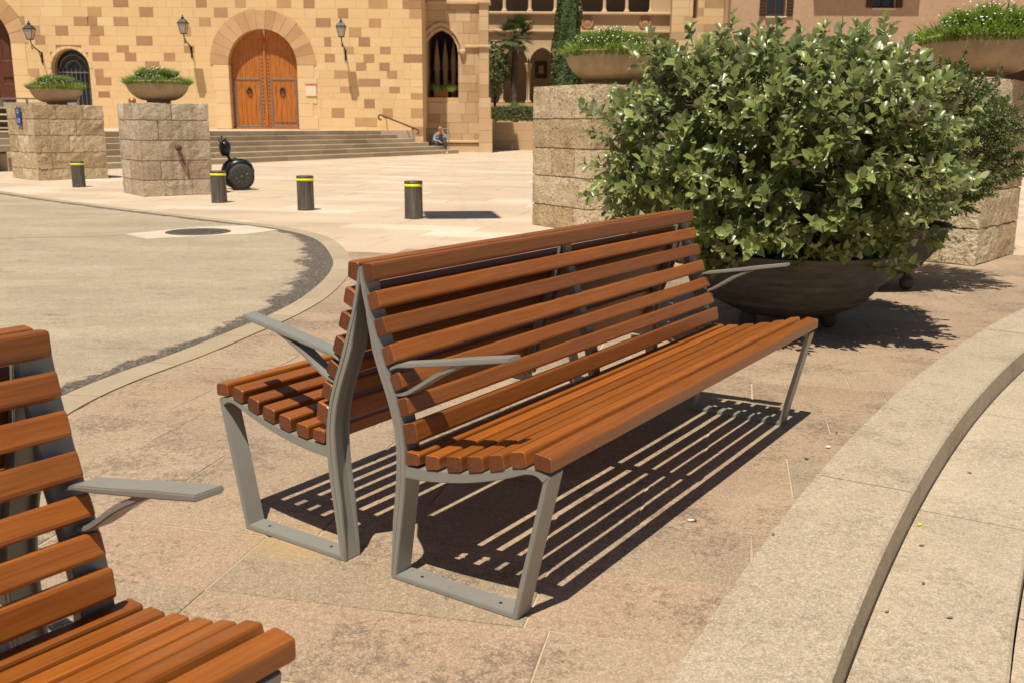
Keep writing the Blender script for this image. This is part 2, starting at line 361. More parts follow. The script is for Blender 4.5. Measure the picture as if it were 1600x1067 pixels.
def m_leaf(name, stops, under, rough=.38, trans=.22, tcol=(.30, .38, .05)):
    t = NT(name); tone = t.attr(); geo = t.n.new('ShaderNodeNewGeometry')
    n = t.noise(geo.outputs['Position'], 30, 2); k = t.math('ADD', t.math('MULTIPLY', tone, .85), t.math('MULTIPLY', n, .15))
    c = t.ramp(k, stops); c = t.mix(geo.outputs['Backfacing'], c, under)
    t.base(c); t.rough(rough); t.spec(.55)
    tr = t.n.new('ShaderNodeBsdfTranslucent'); t.link(t.mix(.5, c, tcol), tr.inputs[0])
    mx = t.n.new('ShaderNodeMixShader'); mx.inputs[0].default_value = trans
    t.link(t.b.outputs[0], mx.inputs[1]); t.link(tr.outputs[0], mx.inputs[2]); t.link(mx.outputs[0], t.out.inputs[0]); return t.mat
MAT['leaf'] = m_leaf('leaf', [(0, (.045, .064, .018)), (.35, (.142, .178, .048)), (.75, (.29, .335, .094)), (.93, (.34, .345, .11)), (1, (.50, .46, .06))], (.42, .42, .27), .34, .20)
MAT['small_leaf'] = m_leaf('small_leaf', [(0, (.04, .06, .012)), (.6, (.095, .13, .024)), (1, (.17, .20, .04))], (.12, .14, .05), .5, .22)
MAT['grass'] = m_leaf('grass', [(0, (.09, .15, .02)), (.5, (.19, .30, .035)), (1, (.36, .46, .08))], (.22, .32, .06), .7, .35)
MAT['ivy'] = m_leaf('ivy', [(0, (.045, .085, .010)), (.6, (.085, .15, .018)), (1, (.14, .21, .03))], (.08, .12, .03), .65, .25)
MAT['palm_leaf'] = m_leaf('palm_leaf', [(0, (.022, .036, .008)), (1, (.075, .10, .022))], (.05, .07, .02), .6, .12)
MAT['petal'] = flat('petal', (.85, .85, .78), .7, 0, .03)

# ================================================================== THE GROUND
CEN = Vector((20.0, -8.1)); R_JOINT, R_EDGE, R_EDGE2 = 22.07, 21.745, 21.385
STEP = 0.12
def arc_pt(r, a): return (CEN.x + r * math.cos(a), CEN.y + r * math.sin(a))
A0, A1 = R(158.5), R(118)            # near end behind the camera ... far end past the pillar
# one sheet to the horizon, below everything
g = MB(); g.tone = .4; g.box((0, 60, -.62), (700, 700, .2)); struct(g.build('ground', MAT['bedding']))
# paving bed under the flags
def arc_poly(r, n=50): return [arc_pt(r, A0 + (A1 - A0) * i / n) for i in range(n + 1)]
bed = MB(); poly = arc_poly(R_JOINT - .04) + [(45, 30), (45, 75), (-60, 75), (-60, -6), (-1.2, -6)]
bed.prism(poly, -.30, -.0038)
pav = struct(bed.build('pavement', MAT['bedding']))

ROAD = [(-1.98, 3.2), (-2.06, 3.6), (-2.05, 4.14), (-1.97, 4.58), (-1.82, 5.07), (-1.69, 5.62), (-1.56, 6.25), (-1.495, 7.0), (-1.53, 8.05), (-1.69, 9.0), (-2.14, 10.45), (-2.79, 11.45), (-3.8, 12.36), (-5.46, 13.78), (-7.31, 15.45), (-9.09, 17.2), (-12, 20.0), (-16, 23.5)]
ROAD = [(-2.3, 1.6), (-2.15, 2.4)] + ROAD[0:]
ROAD[2] = (-2.09, 3.1)
def catmull(P, n=8):
    out = []
    for i in range(len(P) - 1):
        p0, p1, p2, p3 = [Vector(P[max(0, min(len(P) - 1, i + k))]) for k in (-1, 0, 1, 2)]
        for j in range(n):
            t = j / n
            out.append(0.5 * ((2 * p1) + (p2 - p0) * t + (2 * p0 - 5 * p1 + 4 * p2 - p3) * t * t + (3 * p1 - p0 - 3 * p2 + p3) * t ** 3))
    out.append(Vector(P[-1])); return out
RC = catmull(ROAD, 8)
def road_normal(i):
    t = (RC[min(i + 1, len(RC) - 1)] - RC[max(i - 1, 0)]).normalized(); return Vector((t.y, -t.x))     # to the right = away from the road
def in_road(x, y, m=0.0):
    """signed test: True when inside the road area by more than m"""
    best = min(range(len(RC)), key=lambda i: (RC[i].x - x) ** 2 + (RC[i].y - y) ** 2)
    return (Vector((x, y)) - RC[best]).dot(road_normal(best)) < -m
# road sheet: rows offset inwards from the edge, carrying the distance to the edge
offs = [0, .05, .1, .16, .24, .34, .48, .7, 1.0]
rv, rf, re = [], [], []
for i, p in enumerate(RC):
    nn = road_normal(i)
    for o_ in offs:
        q = p - nn * o_; rv.append((q.x, q.y, .004)); re.append(max(0, 1 - o_ / (.17 + .30 * math.exp(-((p.y - 8.6) / 2.0) ** 2))))
    q = Vector((-70, p.y if p.y > -90 else p.y)); rv.append((-70, p.y, .004)); re.append(0)
k = len(offs) + 1
for i in range(len(RC) - 1):
    for j in range(k - 1): rf.append((i * k + j, (i + 1) * k + j, (i + 1) * k + j + 1, i * k + j + 1))
me = bpy.data.meshes.new('road'); me.from_pydata(rv, [], rf); me.materials.append(MAT['asphalt'])
a_ = me.attributes.new('edge', 'FLOAT', 'POINT'); a_.data.foreach_set('value', re); me.update()
road = struct(put('road', me))
# flush kerb stones around the road
acc = 0; start = 0; krng = random.Random(3)
L_ = 0.62; i = 0
while i < len(RC) - 2:
    j = i; d = 0
    while j < len(RC) - 1 and d < L_: d += (RC[j + 1] - RC[j]).length; j += 1
    kb = MB(); kb.tone = krng.random(); W_ = .17
    inn = [RC[q] + (RC[min(q + 1, len(RC) - 1)] - RC[max(q - 1, 0)]).normalized() * (.003 if q == i else (-.003 if q == j else 0)) for q in range(i, j + 1)]
    poly = [(v.x, v.y) for v in inn] + [tuple(v + road_normal(q) * W_) for v, q in reversed(list(zip(inn, range(i, j + 1))))]
    kb.prism(poly[::-1], -.05, .0065)
    kb.build('kerb_stone', MAT['kerb_stone'], road)
    i = j
# paving flags, rows turned a little to the picture plane
PH = R(-12.8); ex = Vector((math.cos(PH), math.sin(PH))); ey = Vector((-math.sin(PH), math.cos(PH)))
def clip_half(poly, n, c):
    out = []
    for i in range(len(poly)):
        a, b = poly[i], poly[(i + 1) % len(poly)]; da, db = a.dot(n) - c, b.dot(n) - c
        if da <= 0: out.append(a)
        if (da < 0 < db) or (db < 0 < da): out.append(a + (b - a) * (da / (da - db)))
    return out
prng = random.Random(21)
near_flags = []
far = MB()
row_o = Vector((-.53, 2.5)); row = -9; yy = row * .355
def flag_poly(u0, u1, v0, v1, gap, jit):
    q = [(u0 + gap, v0 + gap), (u1 - gap, v0 + gap), (u1 - gap, v1 - gap), (u0 + gap, v1 - gap)]
    return [row_o + ex * (a + prng.uniform(-jit, jit)) + ey * (b + prng.uniform(-jit, jit)) for a, b in q]
v = -3.2 + .0
v = -9 * .355
while v < 48:
    h = prng.choice([.34, .355, .37, .40]) if v < 8 else prng.choice([.5, .6, .75])
    if -.4 < v < .4: h = .355
    u = -26 + prng.uniform(0, .8)
    while u < 26:
        l = prng.uniform(.55, .95) if v < 8 else prng.uniform(1.0, 2.2)
        c = row_o + ex * (u + l / 2) + ey * (v + h / 2)
        u0, u = u, u + l
        rr = (c - CEN).length
        if rr < R_JOINT - .45: continue
        vis = c.y > .3 and abs(c.x) < .62 * c.y + 1.6
        if not vis and c.y < 20: continue
        if in_road(c.x, c.y, .75): continue
        gap = .0035 if v < 8 else .005
        P = flag_poly(u0, u, v, v + h, gap, .003)
        nrm = (CEN - c).normalized(); lim = CEN.dot(nrm) - (R_JOINT - .012)
        if any(p.dot(nrm) > lim for p in P): P = clip_half(P, nrm, lim)
        if len(P) < 3: continue
        near_flags.append((c.length, P, prng.random(), prng.uniform(-.0012, .0012), c.y))
    v += h
near_flags.sort(key=lambda q: q[0])
for n_, (d, P, tone, dz, cy) in enumerate(near_flags):
    if n_ < 300:
        b = MB(); b.tone = tone; ctr = sum(P, Vector((0, 0))) / len(P)
        top = [p + (ctr - p).normalized() * .0035 for p in P]; n = len(P)
        b.add([(p.x, p.y, -.03) for p in P] + [(p.x, p.y, -.002 + dz) for p in P] + [(p.x, p.y, dz) for p in top],
              [list(range(2 * n, 3 * n))] + [(i, (i + 1) % n, n + (i + 1) % n, n + i) for i in range(n)] + [(n + i, n + (i + 1) % n, 2 * n + (i + 1) % n, 2 * n + i) for i in range(n)])
        b.build('flagstone', MAT['paving'] if cy < 9.5 else MAT['plaza'], pav, origin=(ctr.x, ctr.y, 0))
    else:
        far.tone = tone; far.mi = 0 if cy < 9.5 else 1; n = len(P)
        far.add([(p.x, p.y, -.02) for p in P] + [(p.x, p.y, dz) for p in P], [list(range(n, 2 * n))] + [(i, (i + 1) % n, n + (i + 1) % n, n + i) for i in range(n)])
stuff(far.build('flagstones', [MAT['paving'], MAT['plaza']], pav))
# curved granite steps going down to the right
def step_slabs(name, r_in, r_out, ztop, th, seg, phase, parent, gap=.008):
    n = int((A0 - A1) * r_out / seg); da = seg / r_out
    for i in range(-2, n):
        a0 = A0 - phase / r_out - i * da; a1 = a0 - da + gap / r_out; m_ = 8
        aa = [a0 + (a1 - a0) * q / m_ for q in range(m_ + 1)]
        b = MB(); b.tone = rng.random()
        out_ = [arc_pt(r_out, a) for a in aa]; inn = [arc_pt(r_in, a) for a in aa]; c = .009
        out2 = [arc_pt(r_out, a) for a in aa]; in2 = [arc_pt(r_in + c, a) for a in aa]
        poly = out_ + inn[::-1]; nn = len(poly); dz = rng.uniform(-.0015, .0015)
        top = out2 + in2[::-1]
        b.add([(x, y, ztop - th) for x, y in poly] + [(x, y, ztop - c + dz) for x, y in poly] + [(x, y, ztop + dz) for x, y in top],
              [list(range(2 * nn, 3 * nn))[::-1]] + [(q, nn + q, nn + (q + 1) % nn, (q + 1) % nn) for q in range(nn)] + [(nn + q, 2 * nn + q, 2 * nn + (q + 1) % nn, nn + (q + 1) % nn) for q in range(nn)])
        o = b.build(name, MAT['granite'], parent)
        bm = bmesh.new(); bm.from_mesh(o.data); bmesh.ops.recalc_face_normals(bm, faces=bm.faces); bm.to_mesh(o.data); bm.free()
steps = thing('curved_granite_steps', 'low curved pale granite steps falling away at the right of the paving', 'steps')
a_ref = math.atan2(3.17 - CEN.y, 1.40 - CEN.x)
step_slabs('step_slab', R_EDGE, R_JOINT - .004, .002, STEP + .10, 1.59, (A0 - a_ref) * R_EDGE % 1.59, steps)
step_slabs('step_slab', R_EDGE2, R_EDGE - .006, -STEP, STEP + .10, 1.45, .9, steps)
step_slabs('step_slab', R_EDGE2 - .36, R_EDGE2 - .006, -2 * STEP, STEP + .10, 1.5, .3, steps)
lw = MB(); lw.tone = .6
pl = arc_poly(R_EDGE2 - .37); lw.prism([(45, -20), (45, 10)] + pl[::-1], -.6, -3 * STEP)
struct(lw.build('lower_ground', MAT['granite']))

# ================================================================== BENCHES
LEN, W_F, YAW, ORG = 2.075, 0.064, 0.978, (-.4005, 2.5027)
BACK = {1: [(.041, .862), (.047, .820), (.013, .810)], 2: [(.055, .795), (.067, .751), (.031, .735)], 3: [(.074, .727), (.088, .682), (.054, .670)],
        4: [(.097, .658), (.113, .612), (.080, .596)], 5: [(.123, .588), (.140, .548), (.108, .531)], 6: [(.148, .523), (.162, .477), (.129, .466)], 7: [(.176, .461), (.184, .406), (.141, .392)]}
SEAT = {1: [(.197, .377), (.196, .345), (.1455, .340), (.146, .377)], 2: [(.262, .383), (.262, .347), (.211, .340), (.210, .380)], 3: [(.331, .397), (.334, .357), (.282, .348), (.279, .391)],
        4: [(.398, .411), (.403, .373), (.349, .360), (.344, .403)], 5: [(.459, .429), (.467, .390), (.415, .377), (.409, .419)], 6: [(.523, .449), (.532, .411), (.482, .399), (.474, .440)],
        7: [(.600, .447), (.600, .409), (.544, .4125), (.546, .452)]}
def rounded(poly, r, n=3):
    out = []; m_ = len(poly)
    for i in range(m_):
        p0, p, p1 = Vector(poly[i - 1]), Vector(poly[i]), Vector(poly[(i + 1) % m_])
        a = (p0 - p).normalized(); b = (p1 - p).normalized()
        A = p + a * r; B_ = p + b * r
        for k in range(n + 1):
            t = k / n; out.append(tuple(A * (1 - t) ** 2 + p * 2 * t * (1 - t) + B_ * t * t))
    return out
def slat(name, poly, s0, s1, parent):
    """closed profile in (u,z), run along the bench; origin at its middle so the grain follows it"""
    P = rounded(poly, .0068, 2); n = len(P)
    c = Vector((sum(p[0] for p in P) / n, sum(p[1] for p in P) / n)); b = MB(); e = .003
    xs = [s0, s0 + e, s1 - e, s1]; sc = [.93, 1, 1, .93]
    for x, k in zip(xs, sc):
        for p in P: b.v.append((x, -(c.x + (p[0] - c.x) * k), c.y + (p[1] - c.y) * k))
    for i in range(3):
        b.mi = 0
        for q in range(n): b.face([i * n + q, i * n + (q + 1) % n, (i + 1) * n + (q + 1) % n, (i + 1) * n + q])
    b.mi = 1; b.face(list(range(n))[::-1]); b.face(list(range(3 * n, 4 * n)))
    o = b.build(name, [MAT['slat_wood'], MAT['end_grain']], parent, origin=((s0 + s1) / 2, -c.x, c.y))
    bm = bmesh.new(); bm.from_mesh(o.data); bmesh.ops.recalc_face_normals(bm, faces=bm.faces); bm.to_mesh(o.data); bm.free()
    smooth_angle(o, 14); return o
UP_F = [(.0045, .853), (.013, .812), (.031, .735), (.054, .668), (.080, .594), (.107, .528), (.128, .462), (.1405, .395), (.1445, .335), (.139, .255), (.123, .140), (.103, .0)]
UP_B = [(.0005, .853), (.0006, .812), (.018, .735), (.041, .663), (.067, .589), (.094, .522), (.115, .457), (.126, .392), (.127, .330), (.121, .250), (.106, .140), (.086, .0)]
RAIL_T = [(.143, .336), (.211, .3385), (.282, .3465), (.348, .3585), (.415, .3755), (.482, .3975), (.531, .4085), (.560, .4085), (.592, .401)]
RAIL_B = [(.138, .302), (.205, .306), (.275, .3165), (.345, .331), (.415, .351), (.479, .3735), (.522, .391), (.552, .393), (.572, .380)]
LEG_F = [(.592, .401), (.501, 0)]; LEG_B = [(.572, .380), (.484, 0)]
ARM_B = [(.090, .584), (.117, .596), (.156, .602), (.251, .619), (.335, .634), (.470, .660)]
ARM_T = [(.090, .592), (.117, .606), (.156, .6135), (.251, .631), (.335, .648), (.470, .672)]
STR_B = [(.110, .517), (.145, .526), (.187, .550), (.250, .590), (.335, .632)]
STR_T = [(.106, .527), (.140, .536), (.180, .560), (.242, .600), (.322, .638)]
def strip(mb, A, B_, s0, s1, side, cap=True):
    n = len(A); base = len(mb.v)
    for s in (s0, s1):
        for p in A: mb.v.append((s, -side * p[0], p[1]))
        for p in B_: mb.v.append((s, -side * p[0], p[1]))
    o2 = 2 * n
    for i in range(n - 1):
        mb.face([base + i, base + i + 1, base + o2 + i + 1, base + o2 + i]); mb.face([base + n + i, base + o2 + n + i, base + o2 + n + i + 1, base + n + i + 1])
        mb.face([base + i, base + n + i, base + n + i + 1, base + i + 1]); mb.face([base + o2 + i, base + o2 + i + 1, base + o2 + n + i + 1, base + o2 + n + i])
    mb.face([base, base + o2, base + o2 + n, base + n]); mb.face([base + n - 1, base + 2 * n - 1, base + o2 + 2 * n - 1, base + o2 + n - 1])
def fine(P, n=4): return [tuple(q) for q in catmull(P, n)]
def bench_frame(s0, side, parent, legs=True, arms=True, w_=W_F, arm_off=0.0):
    b = MB(); s1 = s0 + w_
    cut = len(UP_F) if legs else 9
    strip(b, fine(UP_F[:cut]), fine(UP_B[:cut]), s0, s1, side)
    rt, rb = fine(RAIL_T), fine(RAIL_B)
    if not legs: rt, rb = rt[:-8], rb[:-8]
    strip(b, rt, rb, s0 + .0006, s1 - .0006, side)
    if legs:
        strip(b, LEG_F, LEG_B, s0, s1, side)
        strip(b, [(.088, .014), (.498, .014)], [(.088, 0), (.498, 0)], s0 + .0007, s1 - .0007, side)
    # ribs on the rear of the upright
    off = fine(UP_B[2:cut]); off2 = [(p[0] - .014 * min(1, i / 6) * min(1, (len(off) - 1 - i) / 5) - .002, p[1]) for i, p in enumerate(off)]
    off2 = [(max(p[0], .0008), p[1]) for p in off2]
    for q0, q1 in ((.001, .009), (w_ - .009, w_ - .001)):
        strip(b, [(p[0] + .002, p[1]) for p in off], off2, s0 + q0, s0 + q1, side)
    o = b.build('end_frame' if legs else 'centre_frame', MAT['grey_paint'], parent)
    bevel(o, .0022, 2); smooth_angle(o, 40)
    if legs:
        for u in (.17, .43):
            h = MB(); h.lathe([(.0048, 0), (.0048, .0012), (.003, .0016), (0, .0016)], 12); h.build('bolt', MAT['bolt_steel'], o).location = (s0 + w_ * .5, -side * u, .0138)
    if arms:
        h = MB(); strip(h, fine(ARM_T), fine(ARM_B), s0 + .004 + arm_off, s0 + .058 + arm_off, side); strip(h, fine(STR_T), fine(STR_B), s0 + .008 + arm_off, s0 + .054 + arm_off, side)
        q = h.build('armrest', MAT['grey_paint'], o); bevel(q, .0025, 2); smooth_angle(q, 40)
    return o
def make_bench(label):
    t = thing('double_bench', label, 'bench', (ORG[0], ORG[1], .001), YAW)
    for side in (1, -1):
        for k, p in BACK.items():
            tf, bf, bb = [Vector(q) for q in p]; tb = tf + bb - bf
            if k == 1: tf, bf, bb, tb = Vector((.043, .864)), Vector((.047, .819)), Vector((.0145, .809)), Vector((.006, .861))
            slat('back_slat', [(side * q.x, q.y) for q in (tf, bf, bb, tb)], .0065, LEN - .042, t)
        for k, p in SEAT.items(): slat('seat_slat', [(side * (a + (-.0035 if q_ < 2 else .0025)), b + (.0 if q_ in (1, 2) else .001)) for q_, (a, b) in enumerate(p)], 0, LEN, t)
        bench_frame(0.002, side, t); bench_frame(LEN - W_F - .024, side, t, arm_off=.012)
        bench_frame(LEN / 2 - .02, side, t, False, False, .045)
    return t
bench = make_bench('slatted brown wood and grey metal double bench in front of the leafy planter')
b2 = copy_tree(bench); b2.location = (-2.028, .0167, .001); b2.rotation_euler = (0, 0, .944)
b2['label'] = 'nearest slatted wooden double bench, cut off by the lower left corner of the picture'
for q in (bench, b2): q['group'] = 'slatted double benches'

# ================================================================== STONE PILLARS
def rough_block(mb, P, u, v, lu, lv, h, amp, seed, tone):
    """stone block with its corner at P, sides u (length lu), v (length lv), height h; faces dented by noise"""
    mb.tone = tone; P = Vector(P); z = Vector((0, 0, 1)); g_ = .004
    def pt(a, b, c):
        q = P + u * (g_ + a * (lu - 2 * g_)) + v * (g_ + b * (lv - 2 * g_)) + z * (g_ + c * (h - 2 * g_))
        ctr = P + u * lu / 2 + v * lv / 2 + z * h / 2
        on = [(a in (0, 1)), (b in (0, 1)), (c in (0, 1))]; k = sum(on)
        nv = (u * ((a == 1) - (a == 0)) + v * ((b == 1) - (b == 0)) + z * ((c == 1) - (c == 0)))
        if nv.length > 0: nv.normalize()
        d = noise.fractal(q * 7 + Vector((seed, 0, 0)), 1.0, 2.0, 4) * amp - (.005 if k >= 2 else 0)
        return q + nv * d
    nu, nv_, nz = max(2, round(lu / .08)), max(2, round(lv / .08)), max(2, round(h / .08))
    def grid(fn, n1, n2, flip):
        b = len(mb.v)
        for i in range(n1 + 1):
            for j in range(n2 + 1): mb.v.append(tuple(fn(i / n1, j / n2)))
        for i in range(n1):
            for j in range(n2):
                q = [b + i * (n2 + 1) + j, b + (i + 1) * (n2 + 1) + j, b + (i + 1) * (n2 + 1) + j + 1, b + i * (n2 + 1) + j + 1]
                mb.face(q[::-1] if flip else q)
    grid(lambda a, c: pt(a, 0, c), nu, nz, False); grid(lambda a, c: pt(a, 1, c), nu, nz, True)
    grid(lambda b, c: pt(0, b, c), nv_, nz, True); grid(lambda b, c: pt(1, b, c), nv_, nz, False)
    grid(lambda a, b: pt(a, b, 1), nu, nv_, False); grid(lambda a, b: pt(a, b, 0), nu, nv_, True)
def pillar(label, corner, th, side, courses, mat_, seed, amp=.012):
    """square pillar; corner is the edge nearest the camera, th the heading of its right-hand face"""
    e1 = Vector((math.cos(th), math.sin(th), 0)); e2 = Vector((-math.sin(th), math.cos(th), 0)); C = Vector((*corner, 0))
    ctr = C + (e1 + e2) * side / 2
    t = thing('stone_pillar', label, 'pillar', ctr, 0, 'stone pillars carrying bowls'); pr = random.Random(seed)
    core = MB(); core.tone = .1; core.box((0, 0, sum(courses) / 2), (side - .05, side - .05, sum(courses) - .02), th); core.build('core', mat_, t)
    z = 0
    for k, h in enumerate(courses):
        D = .32
        if k % 2 == 0: runs = [(C, e1, e2, side), (C + e2 * D, e2, e1, side - D), (C + e1 * side + e2 * D, e2, -e1, side - D), (C + e2 * side + e1 * D, e1, -e2, side - 2 * D)]
        else: runs = [(C + e1 * D, e1, e2, side - D), (C, e2, e1, side), (C + e1 * side + e2 * D, e2, -e1, side - D), (C + e2 * side + e1 * D, e1, -e2, side - 2 * D)]
        for o_, u, v_, ln in runs:
            n = 2 if (ln > 1.3 or pr.random() < .45) else 1
            if ln > 1.3 and pr.random() < .4: n = 3
            cuts = [0] + sorted((i + pr.uniform(-.16, .16)) / n for i in range(1, n)) + [1]
            for a, b in zip(cuts, cuts[1:]):
                mb = MB(); rough_block(mb, o_ + u * (a * ln) + Vector((0, 0, z)), u, v_, (b - a) * ln, D, h, amp, pr.uniform(0, 90), pr.random())
                q = mb.build('stone_block', mat_, t, origin=ctr); q.location = (0, 0, 0)
                bm = bmesh.new(); bm.from_mesh(q.data); bmesh.ops.remove_doubles(bm, verts=bm.verts, dist=.0015); bmesh.ops.recalc_face_normals(bm, faces=bm.faces); bm.to_mesh(q.data); bm.free()
        z += h
    return ctr, z, e1, e2, t
TH = R(36.9)
P1 = pillar('broad rough brown stone pillar with a blue number plate, farthest left', (-10.06, 20.8), R(46), 1.5, [.24, .34, .36, .34, .30], MAT['conglomerate'], 11, .015)
P2 = pillar('weathered streaked stone pillar standing beside the two wheeled scooter', (-6.2, 16.4), TH, 1.2, [.27, .32, .34, .33, .28], MAT['weathered_block'], 12)
P3 = pillar('yellowish pitted stone pillar between the bench back and the cloister', (.87, 11.15), R(32), 1.2, [.27, .35, .33, .34, .385], MAT['conglomerate'], 13, .008)
P4 = pillar('brown stone pillar at the right edge behind the two potted shrubs', (4.16, 8.66), R(48), 1.2, [.33, .33, .33, .33, .33], MAT['conglomerate'], 14, .012)
# number plate, ring bolt, can
ctr, top, e1, e2, t1 = P1
t = thing('number_plate', 'small blue enamel plate with white digits on the leftmost pillar', 'sign', (-10.06 - math.sin(R(46)) * .72, 20.8 + math.cos(R(46)) * .72, 1.20), R(46) + math.pi / 2)
b = MB(); b.box((0, .030, .13), (.26, .012, .37), 0, .003); b.build('plate', MAT['sign_blue'], t)
def text(body, size, loc, parent, mat_, name='lettering'):
    c = bpy.data.curves.new(name, 'FONT'); c.body = body; c.size = size; c.align_x = 'CENTER'; c.align_y = 'CENTER'; c.extrude = .001
    o = bpy.data.objects.new(name, c); COL.objects.link(o); dg = bpy.context.evaluated_depsgraph_get(); me = bpy.data.meshes.new_from_object(o.evaluated_get(dg))
    bpy.data.objects.remove(o); me.materials.append(mat_); q = put(name, me, parent, loc, (math.pi / 2, 0, 0)); return q
q = text('1-21', .115, (0, .038, .04), t, MAT['sign_white']); q.rotation_euler = (math.pi / 2, 0, math.pi)
b = MB()
for dx in (-.035, .035): b.box((dx, .038, .235), (.008, .004, .08))
for dz in (.199, .271): b.box((0, .038, dz), (.062, .004, .008))
b.build('emblem', MAT['sign_white'], t)
ctr, top, e1, e2, t2 = P2
n_ = -e2; mid = Vector((-6.2, 16.4, 0)) + e1 * .62
t = thing('mooring_ring', 'rusty iron knob with a hanging rod on the weathered pillar', 'ring', mid + n_ * .01 + Vector((0, 0, .80)))
b = MB(); b.lathe([(0, -.055), (.035, -.045), (.055, -.015), (.055, .015), (.035, .045), (0, .055)], 14, n_ * .05); b.build('knob', MAT['rust'], t, True)
b = MB(); b.tube([n_ * .03 + Vector((0, 0, -.04)), n_ * .04 + e1 * .05 + Vector((0, 0, -.16)), n_ * .03 + e1 * .10 + Vector((0, 0, -.30))], .009, 6); b.build('rod', MAT['rust'], t)
b = MB(); b.tube([(0, 0, 0), (.115, 0, 0)], .034, 12); cn = b.build('drink_can', MAT['copper_can'], None, True); cn.location = P2[0] + Vector((-.38, -.50, P2[1] + .034)); cn.rotation_euler = (0, 0, .3)
tag(cn, 'copper coloured drink can lying on top of the streaked pillar', 'can')

# ================================================================== PLANT BOWLS
def bowl_mesh(r, h, rb, name, mat_):
    prof = [(rb * .96, 0), (rb, .012), (rb * .98, .05)]
    for i in range(1, 13):
        a = i / 12; prof.append((rb * .98 + (r - rb * .98) * math.sin(a * math.pi / 2) ** .85, .05 + (h - .05) * (1 - math.cos(a * math.pi / 2)) ** .8))
    prof += [(r + .008, h + .006), (r, h + .02), (r - .035, h + .018), (r - .05, h - .03), (r - .06, h - .05), (0, h - .045)]
    b = MB(); b.lathe(prof, 56); return b.mesh(name, mat_, True)
big_bowl = bowl_mesh(.545, .37, .21, 'concrete_bowl', MAT['bowl_concrete']); small_bowl = bowl_mesh(.30, .13, .2, 'inner_bowl', MAT['dark_bowl'])
def grass_mesh(name, n, r0, r1, hmin, hmax, seed, flowers, lean=.5, droop=0):
    pr = np.random.RandomState(seed); v = []; f = []; tn = []
    for i in range(n):
        a = pr.uniform(0, 2 * math.pi); r = math.sqrt(pr.uniform(r0 * r0, r1 * r1)); h = pr.uniform(hmin, hmax) * (1.0 - .35 * (r / r1) ** 2) * (.95 + .75 * noise.noise(Vector((r * math.cos(a) * 9, r * math.sin(a) * 9, seed))))
        x, y = r * math.cos(a), r * math.sin(a); an = a + pr.normal(0, .7); ln = h * lean * (r / r1) * pr.uniform(.4, 1.6) + pr.uniform(0, .025)
        dx, dy = math.cos(an) * ln, math.sin(an) * ln; w_ = pr.uniform(.004, .009); px, py = -math.sin(an) * w_, math.cos(an) * w_
        tw = pr.uniform(0, math.pi); px, py = math.cos(tw) * w_, math.sin(tw) * w_
        b = len(v); hz = h * (.6 if pr.rand() < droop and r > r1 * .8 else 1)
        v += [(x - px, y - py, 0), (x + px, y + py, 0), (x + dx * .45 + px, y + dy * .45 + py, hz * .65), (x + dx * .45 - px, y + dy * .45 - py, hz * .65), (x + dx, y + dy, hz)]
        tone = pr.rand(); f += [(b, b + 1, b + 2, b + 3), (b + 3, b + 2, b + 4)]; tn += [tone, tone]
        for s_ in range(2):                                          # leaflets
            b = len(v); q = pr.uniform(.35, .95); cx, cy, cz = x + dx * q, y + dy * q, hz * q; aa = pr.uniform(0, 6.28); l = pr.uniform(.012, .026)
            ux, uy, uz = math.cos(aa) * l, math.sin(aa) * l, pr.uniform(-.3, .7) * l; wx, wy = -math.sin(aa) * l * .35, math.cos(aa) * l * .35
            v += [(cx, cy, cz), (cx + ux * .5 + wx, cy + uy * .5 + wy, cz + uz * .5), (cx + ux, cy + uy, cz + uz), (cx + ux * .5 - wx, cy + uy * .5 - wy, cz + uz * .5)]
            f.append((b, b + 1, b + 2, b + 3)); tn.append(pr.rand())
    me = bpy.data.meshes.new(name); fill_mesh(me, v, f, tn); me.materials.append(MAT['grass'])
    fv = []; ff = []
    for i in range(flowers):
        a = pr.uniform(0, 2 * math.pi); r = math.sqrt(pr.uniform(r0 * r0, 1)) * r1 * pr.uniform(.9, 1.08); h = pr.uniform(.55, 1.0) * hmax
        c = np.array([r * math.cos(a), r * math.sin(a), h]); nrm = np.array([math.cos(a) * .5, math.sin(a) * .5, 1]); nrm /= np.linalg.norm(nrm)
        t1_ = np.cross(nrm, [0, 0, 1.0]); t1_ = t1_ / (np.linalg.norm(t1_) + 1e-9); t2_ = np.cross(nrm, t1_); s_ = pr.uniform(.006, .0105); b = len(fv)
        for q in range(8): fv.append(tuple(c + (t1_ * math.cos(q * .785) + t2_ * math.sin(q * .785)) * s_ * (1 if q % 2 else .8)))
        ff.append(tuple(range(b, b + 8)))
    mf = bpy.data.meshes.new('flowers'); fill_mesh(mf, fv, ff); mf.materials.append(MAT['petal'])
    return me, mf
G_LOW = grass_mesh('foliage', 4200, .20, .55, .09, .19, 1, 240, .9, .6); G_TOP = grass_mesh('foliage', 2400, 0, .33, .07, .17, 2, 110, 1.0, .3)
def planted_bowl(x, y, z, where, rz, tall=1.0, s=1.0):
    b = put('concrete_bowl', big_bowl, None, (x, y, z), (0, 0, rz), (s, s, s)); tag(b, 'round concrete plant bowl standing on ' + where, 'bowl', 'concrete plant bowls')
    q = put('inner_bowl', small_bowl, None, (x, y, z + .37 * s), (0, 0, rz), (s, s, s)); tag(q, 'small dark upper bowl nested among plants on ' + where, 'bowl', 'dark upper bowls')
    for nm, (ml, mf), zz, lab in (('daisy_plants', G_LOW, .325, 'ring of green daisies spilling over the concrete bowl on '), ('daisy_plants', G_TOP, .47, 'tuft of green daisies in the dark upper bowl on ')):
        t = thing(nm, lab + where, 'plants', (x, y, z + zz * s), rz, 'daisies in the bowls')
        stuff(put('foliage', ml, t, scale=(s, s, s * tall))); stuff(put('flowers', mf, t, scale=(s, s, s * tall)))
